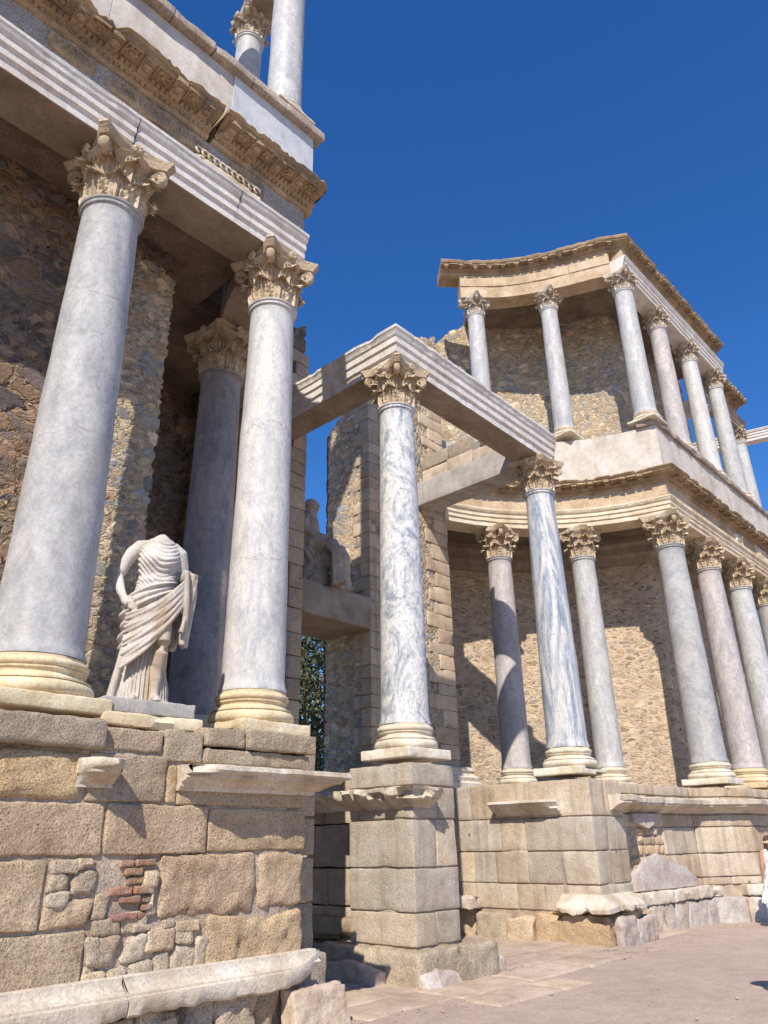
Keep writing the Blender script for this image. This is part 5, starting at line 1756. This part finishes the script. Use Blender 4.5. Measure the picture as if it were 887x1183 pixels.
def lerp_tab(tab, x):
    for (x0, *a), (x1, *b) in zip(tab, tab[1:]):
        if x <= x1:
            t = (x - x0) / (x1 - x0); t = max(0, min(1, t)); t = t * t * (3 - 2 * t)
            return [p + (q - p) * t for p, q in zip(a, b)]
    return list(tab[-1][1:])

def ridge(x, sharp=1.6):
    """cloth fold profile: rounded ridges with narrow valleys, -1..1"""
    s = abs(math.sin(math.pi * x))
    return 2 * s ** (1 / sharp) - 1.1

def headless_statue():
    root = empty('headless_statue', (1.06, -0.16, 2.88), 'headless draped marble statue with one bare arm bent to the hip, standing between two columns', 'statue', None, R_(-24))
    bm = bmesh.new()
    #      z     a      b      cx      cy
    tab = [(0.00, 0.300, 0.235, 0.00, 0.00), (0.08, 0.275, 0.215, 0.00, 0.00), (0.35, 0.235, 0.185, -0.01, 0.00), (0.62, 0.245, 0.19, -0.015, 0.0),
           (0.86, 0.262, 0.20, -0.01, 0.01), (1.02, 0.205, 0.165, 0.01, 0.01), (1.12, 0.185, 0.15, 0.02, 0.0), (1.28, 0.212, 0.172, 0.03, -0.01),
           (1.40, 0.222, 0.155, 0.03, 0.0), (1.48, 0.205, 0.13, 0.03, 0.01), (1.525, 0.15, 0.11, 0.03, 0.01), (1.555, 0.095, 0.085, 0.03, 0.01), (1.57, 0.07, 0.06, 0.03, 0.01), (1.575, 0.04, 0.04, 0.03, 0.01)]
    def body(u, w):
        z = 1.575 * w
        a, b, cx, cy = lerp_tab(tab, z)
        th = 2 * math.pi * u
        c, s = math.cos(th), math.sin(th)
        x = cx + a * c; y = cy - b * s          # s>0: front (towards -y)
        d = 0.0
        front = 0.5 + 0.5 * s
        wav = 0.05 * noise.noise(Vector((x * 3, y * 3, z * 2)))
        edge = 0.47 + 0.75 * (x + 0.25) - 0.25 * max(0, x - 0.05)           # hem of the mantle: low on the left, high at the right
        top = 1.08 + 0.20 * x + 0.06 * math.sin(x * 6)                     # rolled upper edge of the mantle
        if z < edge:
            # tunic: vertical folds, flaring to the ground
            ph = u * 40 + 0.9 * noise.noise(Vector((u * 9, z * 1.2, 3)))
            d += 0.032 * ridge(ph, 1.3) * min(1, 0.35 + (edge - z) * 2.0)
            d -= 0.03
        elif z < top:
            # mantle: heavy folds radiating from the draped hip on the viewer's right
            px, pz = 0.42, 1.22
            ang = math.atan2(pz - z, px - x + 0.0001)
            rr = math.hypot(px - x, pz - z)
            ph = ang * 9.0 + rr * 1.8 + 1.3 * wav * 4
            amp = 0.034 * min(1.0, (z - edge) / 0.05 + 0.5) * min(1, (top - z) / 0.05 + 0.4)
            d += amp * ridge(ph, 1.5) + 0.028
            ph2 = ang * 15 + rr * 2.0
            d += 0.010 * math.sin(ph2 * 2)
            if z < edge + 0.05: d += 0.018
        else:
            # thin chiton over the chest: fine curved folds hanging from the shoulders
            sag = (x - 0.03) ** 2 * 3.2
            ph = (z - sag) * 22 + 0.9 * x * (4 if x > 0 else 9) + wav * 9
            d += 0.015 * ridge(ph, 1.4) * (1 if z < 1.52 else 0.3)
            # breasts
            for bx in (-0.075, 0.125):
                q = ((x - bx) / 0.085) ** 2 + ((z - 1.30) / 0.085) ** 2
                if s > 0: d += 0.055 * math.exp(-q)
            # overfold just above the belt
            d += 0.02 * math.exp(-((z - 1.11) / 0.03) ** 2)
        n = Vector((c / a, -s / b)); n.normalize()
        return Vector((x + n.x * d, y + n.y * d, z))
    grid_surface(bm, body, 260, 230)
    # bare arm on the viewer's left: shoulder, elbow pushed out, hand on the hip
    arm = [(-0.11, 0.0, 1.46), (-0.20, 0.0, 1.44), (-0.275, 0.01, 1.375), (-0.33, 0.025, 1.29), (-0.365, 0.035, 1.20), (-0.378, 0.03, 1.13), (-0.368, -0.01, 1.06), (-0.345, -0.06, 0.99), (-0.315, -0.105, 0.93)]
    tube(bm, arm, [0.07, 0.078, 0.076, 0.066, 0.058, 0.054, 0.054, 0.046, 0.036], 20)
    palm = [(-0.317, -0.10, 0.94), (-0.295, -0.14, 0.885), (-0.262, -0.175, 0.85)]
    tube(bm, palm, [0.036, 0.043, 0.036], 14)
    for k, (dx, dz, ln) in enumerate(((0.0, 0.018, 0.09), (0.012, 0.0, 0.105), (0.018, -0.02, 0.10), (0.02, -0.038, 0.08))):
        b0 = Vector((-0.262 + dx * 0.4, -0.185, 0.86 + dz))
        tube(bm, [b0, b0 + Vector((0.035, -0.035, -0.018)), b0 + Vector((0.075, -0.032, -0.045)) * (ln / 0.1), b0 + Vector((0.095, -0.012, -0.065)) * (ln / 0.1)], [0.016, 0.0155, 0.0135, 0.010], 8)
    tube(bm, [(-0.305, -0.12, 0.91), (-0.27, -0.175, 0.91), (-0.235, -0.205, 0.90)], [0.02, 0.018, 0.013], 8)
    # covered arm on the viewer's right and the cloth hanging over it
    tube(bm, [(0.16, 0.0, 1.46), (0.255, 0.0, 1.40), (0.29, 0.01, 1.28), (0.315, 0.0, 1.19), (0.325, -0.06, 1.17), (0.34, -0.15, 1.17)], [0.08, 0.085, 0.075, 0.072, 0.066, 0.055], 18)
    r = random.Random(2)
    for k in range(13):
        t = k / 12
        x0 = 0.285 + 0.12 * math.sin(t * math.pi * 0.9); y0 = 0.10 - 0.30 * t
        zb = 0.52 + 0.10 * abs(math.sin(k * 1.7)) + 0.12 * abs(t - 0.5)
        pts, rad = [], []
        for q in range(9):
            f = q / 8
            z = 1.20 + (zb - 0.06 - 1.20) * f
            pts.append((x0 + 0.03 * math.sin(f * 3 + k) + 0.015 * f - 0.05 * f * f, y0 + 0.02 * math.sin(f * 5 + k * 2), z)); rad.append(0.030 + 0.012 * math.sin(f * 7 + k) * f + (0.004 if k % 2 else 0))
        tube(bm, pts, rad, 10)
    # mantle sweeping from that arm round the front to the left hip
    for k in range(13):
        pts, rad = [], []
        for q in range(15):
            f = q / 14
            x = 0.34 - 0.62 * f
            z = 1.15 - 0.018 * k - (0.40 + 0.021 * k) * f ** (0.85 + 0.03 * math.sin(k * 2.3)) - 0.06 * math.sin(f * math.pi)
            y = -0.13 - 0.14 * math.sin(math.pi * (0.12 + 0.76 * f)) + 0.008 * math.sin(k * 2 + f * 6)
            pts.append((x, y, z)); rad.append(0.0165 - 0.006 * abs(f - 0.5) + 0.004 * math.sin(k * 2.3 + f * 7))
        tube(bm, pts, rad, 9)
    # bare leg showing through the opening of the dress
    tube(bm, [(0.11, -0.10, 0.80), (0.125, -0.15, 0.66), (0.135, -0.205, 0.52), (0.13, -0.205, 0.44), (0.115, -0.165, 0.34), (0.105, -0.16, 0.22), (0.10, -0.17, 0.10), (0.10, -0.18, 0.03)],
         [0.105, 0.095, 0.075, 0.068, 0.07, 0.058, 0.045, 0.05], 20)
    tube(bm, [(0.10, -0.15, 0.035), (0.105, -0.22, 0.035), (0.115, -0.29, 0.025), (0.118, -0.32, 0.018)], [0.048, 0.044, 0.036, 0.018], 12)
    for k in range(5):
        tube(bm, [(0.085 + 0.016 * k, -0.29, 0.02), (0.09 + 0.016 * k, -0.325 - 0.006 * (2 - abs(k - 1)), 0.014)], [0.013, 0.009], 6)
    # other foot under the hem, and the support flaring at the left
    tube(bm, [(-0.10, -0.12, 0.035), (-0.115, -0.22, 0.03), (-0.13, -0.27, 0.018)], [0.05, 0.042, 0.02], 12)
    tube(bm, [(-0.22, -0.08, 0.60), (-0.265, -0.07, 0.35), (-0.31, -0.05, 0.12), (-0.325, -0.04, 0.0)], [0.045, 0.04, 0.042, 0.05], 12)
    # stump where the neck broke off
    tube(bm, [(0.03, 0.01, 1.52), (0.028, 0.0, 1.575), (0.026, 0.0, 1.59)], [0.085, 0.075, 0.055], 18)
    o = remesh(bm, 0.0085, 'figure', 'statue', root, 0)
    k = 1.88 / 1.59
    o.scale = (k * 0.82, k * 0.95, k)
    # the two slabs it stands on
    b = empty('statue_base', (1.0, -0.2, 2.62), 'two low stone slabs, grey over yellow, under the headless statue', 'base', None, R_(-3))
    bm = bmesh.new(); rock_box(bm, (-0.52, -0.38, 0.0), (0.55, 0.42, 0.125), 0.02, 0.05, 0.012, seed=3, chip=0.06)
    link_mesh('lower_slab', bm, 'base_stone', b, True, 45)
    bm = bmesh.new(); rock_box(bm, (-0.50, -0.35, 0.127), (0.46, 0.36, 0.265), 0.018, 0.05, 0.010, seed=4, chip=0.06)
    link_mesh('upper_slab', bm, 'concrete', b, True, 45)
headless_statue()

def seated_statue():
    root = empty('seated_statue', (7.52, 4.55, 6.62), 'weathered veiled figure seated on the lintel above the doorway', 'statue', None, R_(24))
    bm = bmesh.new()
    tab = [(0.0, 0.46, 0.36, 0.0, 0.0), (0.7, 0.40, 0.33, 0, 0.02), (0.95, 0.34, 0.27, 0, 0.08), (1.25, 0.27, 0.20, 0, 0.12), (1.5, 0.29, 0.18, 0, 0.12), (1.64, 0.22, 0.15, 0, 0.11), (1.72, 0.15, 0.14, 0, 0.09), (1.85, 0.16, 0.16, 0, 0.07), (1.96, 0.145, 0.15, 0, 0.07), (2.02, 0.10, 0.10, 0, 0.08), (2.04, 0.05, 0.05, 0, 0.08)]
    def body(u, w):
        z = 2.04 * w
        a, b, cx, cy = lerp_tab(tab, z)
        th = 2 * math.pi * u; c, s = math.cos(th), math.sin(th)
        x = cx + a * c; y = cy - b * s
        d = 0.035 * ridge(u * 18 + 2 * noise.noise(Vector((u * 6, z * 2, 0)))) * (1 if z < 1.6 else 0.35)
        return Vector((x + c * d, y - s * d, z))
    grid_surface(bm, body, 150, 140)
    # knees and lap with folds hanging to the feet
    for sx in (-0.2, 0.2):
        tube(bm, [(sx * 0.8, 0.0, 0.86), (sx, -0.30, 0.88), (sx, -0.55, 0.84), (sx * 1.05, -0.62, 0.70), (sx * 1.05, -0.62, 0.35), (sx * 1.1, -0.66, 0.02)], [0.19, 0.18, 0.155, 0.14, 0.13, 0.15], 18)
        tube(bm, [(sx * 1.2, 0.1, 1.50), (sx * 1.35, 0.06, 1.25), (sx * 1.3, -0.2, 1.10), (sx * 1.2, -0.42, 1.02)], [0.10, 0.10, 0.08, 0.06], 14)
        tube(bm, [(sx * 1.05, -0.62, 0.05), (sx * 1.05, -0.85, 0.04)], [0.07, 0.04], 10)
    for k in range(12):
        x = -0.33 + 0.06 * k
        tube(bm, [(x, -0.45, 0.80), (x, -0.60, 0.66), (x * 1.05, -0.62, 0.3), (x * 1.12, -0.64, 0.0)], [0.05, 0.045, 0.04, 0.05], 8)
    for k in range(5):
        tube(bm, [(-0.3, -0.35, 0.98 - k * 0.03), (0.0, -0.55, 0.86 - 0.06 * k), (0.3, -0.35, 0.98 - k * 0.03)], 0.035, 8)
    tube(bm, [(0, 0.1, 0.62), (0, -0.3, 0.66), (0, -0.55, 0.60)], [0.30, 0.27, 0.22], 16)
    for sx in (-1, 1): tube(bm, [(sx * 0.2, 0.1, 1.0), (sx * 0.26, -0.1, 0.95), (sx * 0.2, -0.35, 0.95)], 0.15, 12)
    # face under the veil
    tube(bm, [(0, -0.02, 1.79), (0, -0.03, 1.90)], [0.085, 0.085], 14)
    tube(bm, [(0, -0.10, 1.90), (0, -0.135, 1.845)], [0.012, 0.022], 8)
    o = remesh(bm, 0.014, 'figure', 'statue_dark', root, 0); o.scale = (1.05, 1.05, 1.1)
seated_statue()

# ------------------------------------------------------------------ trees behind the doorway
def tree(x, y, h, w, seed, label):
    r = random.Random(seed)
    root = empty('olive_tree', (x, y, 0), label, 'tree')
    bm = bmesh.new()
    tube(bm, [(0, 0, -0.2), (0.08, 0.05, h * 0.15), (-0.03, 0.1, h * 0.32), (0.1, 0.0, h * 0.5)], [0.22, 0.17, 0.14, 0.08], 10)
    tips = []
    for k in range(16):
        a = r.uniform(0, 6.28); z0 = r.uniform(0.12, 0.45) * h
        L = r.uniform(0.5, 1.0) * w
        e = Vector((math.cos(a) * L, math.sin(a) * L, z0 + r.uniform(0.1, 0.5) * h))
        m = Vector((math.cos(a) * L * 0.45, math.sin(a) * L * 0.45, z0 + (e.z - z0) * 0.6))
        tube(bm, [(0, 0, z0), m, e], [0.07, 0.045, 0.015], 6)
        tips += [m, e, (m + e) / 2]
    link_mesh('trunk', bm, 'bark', root, True)
    bm = bmesh.new()
    tl = bm.verts.layers.float_color.new('tint')
    cl = []
    for k in range(230):
        a = r.uniform(0, 6.28); q = math.sqrt(r.random()); z = r.uniform(0.10, 1.0)
        rad = w * q * (0.55 + 0.6 * math.sin(math.pi * min(1, z * 0.9 + 0.1)))
        cl.append((Vector((math.cos(a) * rad, math.sin(a) * rad, z * h)), r.uniform(0.25, 0.6)))
    for c, s in cl:
        for q in range(90):
            p = c + Vector((r.gauss(0, 1), r.gauss(0, 1), r.gauss(0, 0.8))) * s * 0.6
            d = Vector((r.gauss(0, 1), r.gauss(0, 1), r.gauss(0.4, 1))).normalized()
            n = d.orthogonal().normalized()
            n = (Matrix.Rotation(r.uniform(0, 6.28), 3, d) @ n)
            L = r.uniform(0.10, 0.20); W = L * 0.26
            t = r.random()
            vs = [bm.verts.new(v) for v in (p, p + d * L * 0.5 + n * W, p + d * L, p + d * L * 0.5 - n * W)]
            for v in vs: v[tl] = (t, t, t, 1)
            bm.faces.new(vs)
    link_mesh('crown', bm, 'leaf', root, False)
tree(13.3, 11.3, 8.8, 2.3, 3, 'olive-green leafy tree seen through the lower half of the doorway')
tree(17.6, 15.4, 10.5, 2.8, 5, 'darker taller tree further back behind the doorway')

# ------------------------------------------------------------------ people
def skin_body(name, joints, edges, mat, parent, sub=2):
    me = bpy.data.meshes.new(name)
    names = list(joints)
    me.from_pydata([joints[n][0] for n in names], [(names.index(a), names.index(b)) for a, b in edges], [])
    o = bpy.data.objects.new(name, me); COL.objects.link(o)
    sk = o.modifiers.new('skin', 'SKIN'); sk.use_smooth_shade = True
    lay = me.skin_vertices[0] if me.skin_vertices else None
    if lay is None:
        bm = bmesh.new(); bm.from_mesh(me); bm.verts.layers.skin.verify(); bm.to_mesh(me); bm.free()
        lay = me.skin_vertices[0]
    for i, n in enumerate(names):
        rr = joints[n][1]
        lay.data[i].radius = rr if isinstance(rr, tuple) else (rr, rr)
        lay.data[i].use_root = (i == 0)
    sb = o.modifiers.new('sub', 'SUBSURF'); sb.levels = sub; sb.render_levels = sub
    dg = bpy.context.evaluated_depsgraph_get()
    me2 = bpy.data.meshes.new_from_object(o.evaluated_get(dg))
    bpy.data.objects.remove(o); bpy.data.meshes.remove(me)
    me2.materials.clear(); me2.materials.append(M[mat])
    me2.polygons.foreach_set('use_smooth', [True] * len(me2.polygons))
    o = bpy.data.objects.new(name, me2); COL.objects.link(o)
    o.parent = parent
    return o

def person(x, y, rz, label, H=1.66):
    root = empty('person', (x, y, -0.06), label, 'person', None, rz)
    k = H / 1.66
    J = {'pelvis': ((0, 0, 0.90), 0.13), 'waist': ((0, 0, 1.05), 0.105), 'chest': ((0, 0.0, 1.24), 0.12), 'neck': ((0, 0.01, 1.40), 0.05), 'nape': ((0, 0.0, 1.45), 0.048), 'head': ((0, -0.015, 1.53), 0.083), 'crown': ((0, -0.005, 1.605), 0.06)}
    E = [('pelvis', 'waist'), ('waist', 'chest'), ('chest', 'neck'), ('neck', 'nape'), ('nape', 'head'), ('head', 'crown')]
    for s, sg in (('l', -1), ('r', 1)):
        J.update({'sh' + s: ((sg * 0.165, 0.01, 1.35), 0.052), 'ua' + s: ((sg * 0.20, 0.02, 1.22), 0.044), 'el' + s: ((sg * 0.225, 0.03, 1.07), 0.036), 'fa' + s: ((sg * 0.225, -0.02, 0.95), 0.034), 'wr' + s: ((sg * 0.215, -0.06, 0.85), 0.024), 'pm' + s: ((sg * 0.212, -0.075, 0.78), 0.03),
                  'hp' + s: ((sg * 0.095, 0, 0.84), 0.095), 'kn' + s: ((sg * 0.10, -0.01 * sg, 0.46), 0.055), 'cf' + s: ((sg * 0.10, 0.02, 0.32), 0.052), 'an' + s: ((sg * 0.10, 0.02, 0.07), 0.034), 'to' + s: ((sg * 0.11, -0.14, 0.03), 0.028)})
        E += [('chest', 'sh' + s), ('sh' + s, 'ua' + s), ('ua' + s, 'el' + s), ('el' + s, 'fa' + s), ('fa' + s, 'wr' + s), ('wr' + s, 'pm' + s), ('pelvis', 'hp' + s), ('hp' + s, 'kn' + s), ('kn' + s, 'cf' + s), ('cf' + s, 'an' + s), ('an' + s, 'to' + s)]
        for q, (dx, L) in enumerate(((-0.024, 0.062), (-0.008, 0.075), (0.008, 0.07), (0.022, 0.055))):
            a = 'f%d%s' % (q, s); b = 'g%d%s' % (q, s)
            J[a] = ((sg * 0.212, -0.078 + dx, 0.735), 0.010); J[b] = ((sg * 0.202, -0.085 + dx, 0.735 - L), 0.008)
            E += [('pm' + s, a), (a, b)]
        J['t' + s] = ((sg * 0.20, -0.115, 0.775), 0.011); J['u' + s] = ((sg * 0.195, -0.13, 0.735), 0.009)
        E += [('pm' + s, 't' + s), ('t' + s, 'u' + s)]
    body = skin_body('person_body', J, E, 'skin', root)
    body.scale = (k,) * 3
    # face features on the same head
    bm = bmesh.new()
    tube(bm, [(0, -0.095, 1.55), (0, -0.115, 1.515), (0, -0.095, 1.505)], [0.009, 0.015, 0.012], 8)
    for sx in (-1, 1):
        bmesh.ops.create_uvsphere(bm, u_segments=10, v_segments=8, radius=0.013, matrix=Matrix.Translation((sx * 0.032, -0.088, 1.545)))
        bmesh.ops.create_uvsphere(bm, u_segments=10, v_segments=8, radius=0.022, matrix=Matrix.Translation((sx * 0.086, 0.0, 1.535)) @ Matrix.Diagonal((0.4, 0.8, 1.3, 1)))
    tube(bm, [(-0.024, -0.088, 1.478), (0, -0.098, 1.475), (0.024, -0.088, 1.478)], [0.005, 0.010, 0.005], 6)
    f = link_mesh('face', bm, 'skin', root); f.scale = (k,) * 3
    bm = bmesh.new()
    def hair(u, w):
        th = 2 * math.pi * u; c, s = math.cos(th), math.sin(th)
        z = 1.30 + 0.345 * w
        r = 0.105 * math.sqrt(max(0.0, 1 - max(0, (w - 0.62) / 0.38) ** 2)) + 0.004
        fr = max(0, -s) if w < 0.82 else 0
        return Vector((c * r * 0.95, 0.02 + s * r * (1 - 0.9 * fr) + 0.006 * math.sin(u * 70), z))
    grid_surface(bm, hair, 70, 24)
    h = link_mesh('hair', bm, 'hair', root); h.scale = (k,) * 3
    bm = bmesh.new()
    tabd = [(0.40, 0.33, 0.26), (0.7, 0.25, 0.20), (0.90, 0.195, 0.155), (1.05, 0.15, 0.125), (1.24, 0.18, 0.145), (1.36, 0.165, 0.10), (1.40, 0.08, 0.07)]
    def dress(u, w):
        z = 0.40 + 1.0 * w
        a, b = lerp_tab(tabd, z)
        th = 2 * math.pi * u; c, s = math.cos(th), math.sin(th)
        d = 0.02 * ridge(u * 12 + noise.noise(Vector((u * 8, z, 0)))) * max(0, (1.05 - z)) * 1.6 + 0.006 * math.sin(u * 40 + z * 12)
        return Vector((c * (a + d), s * (b + d), z))
    grid_surface(bm, dress, 110, 60)
    d_ = link_mesh('dress', bm, 'cotton', root); d_.scale = (k,) * 3
    return root
person(14.66, -1.555, R_(130), 'woman in a loose white dress with long brown hair, at the right edge')
visitor = person(6.46, -4.36, R_(60), 'woman in a white dress standing beyond the right edge, only her shadow in view')
hat_bm = bmesh.new()  # unseen hat, added so the visitor's shadow reaches into view
lathe(hat_bm, [(0.02, 1.575), (0.10, 1.57), (0.21, 1.555), (0.225, 1.56), (0.21, 1.57), (0.105, 1.59), (0.10, 1.66), (0.08, 1.69), (0.03, 1.70)], 32, wob=0.01)
link_mesh('shadow_hat', hat_bm, 'base_stone', visitor)

# bits of litter and grit on the paving
def pebbles():
    r = random.Random(5)
    bm = bmesh.new()
    for k in range(700):
        x = r.uniform(2.6, 13); y = r.uniform(-4.5, 1.5)
        if k > 300:                       # more of it along the foot of the masonry
            q = r.random()
            x, y = ((r.uniform(2.4, 5.0), r.uniform(-1.6, -0.9)) if q < 0.2 else (r.uniform(4.7, 7.2), r.uniform(-0.95, -0.45)) if q < 0.5 else (r.uniform(9.3, 16), r.uniform(-1.1, -0.4)))
        if 4.7 < x < 7.5 and y > -0.6: continue
        if x > 9.6 and y > -0.6: continue
        s = r.uniform(0.004, 0.013) if r.random() < 0.95 else r.uniform(0.013, 0.024)
        m = Matrix.Translation((x, y, -0.035)) @ Matrix.Rotation(r.uniform(0, 3), 4, 'Z') @ Matrix.Diagonal((s * r.uniform(0.8, 1.5), s, s * 0.7, 1))
        bmesh.ops.create_icosphere(bm, subdivisions=1, radius=1.0, matrix=m)
    o = link_mesh('gravel', bm, 'ground', None, True)
    tag(o, 'scattered small stones on the grit', 'gravel', kind='stuff')
pebbles()
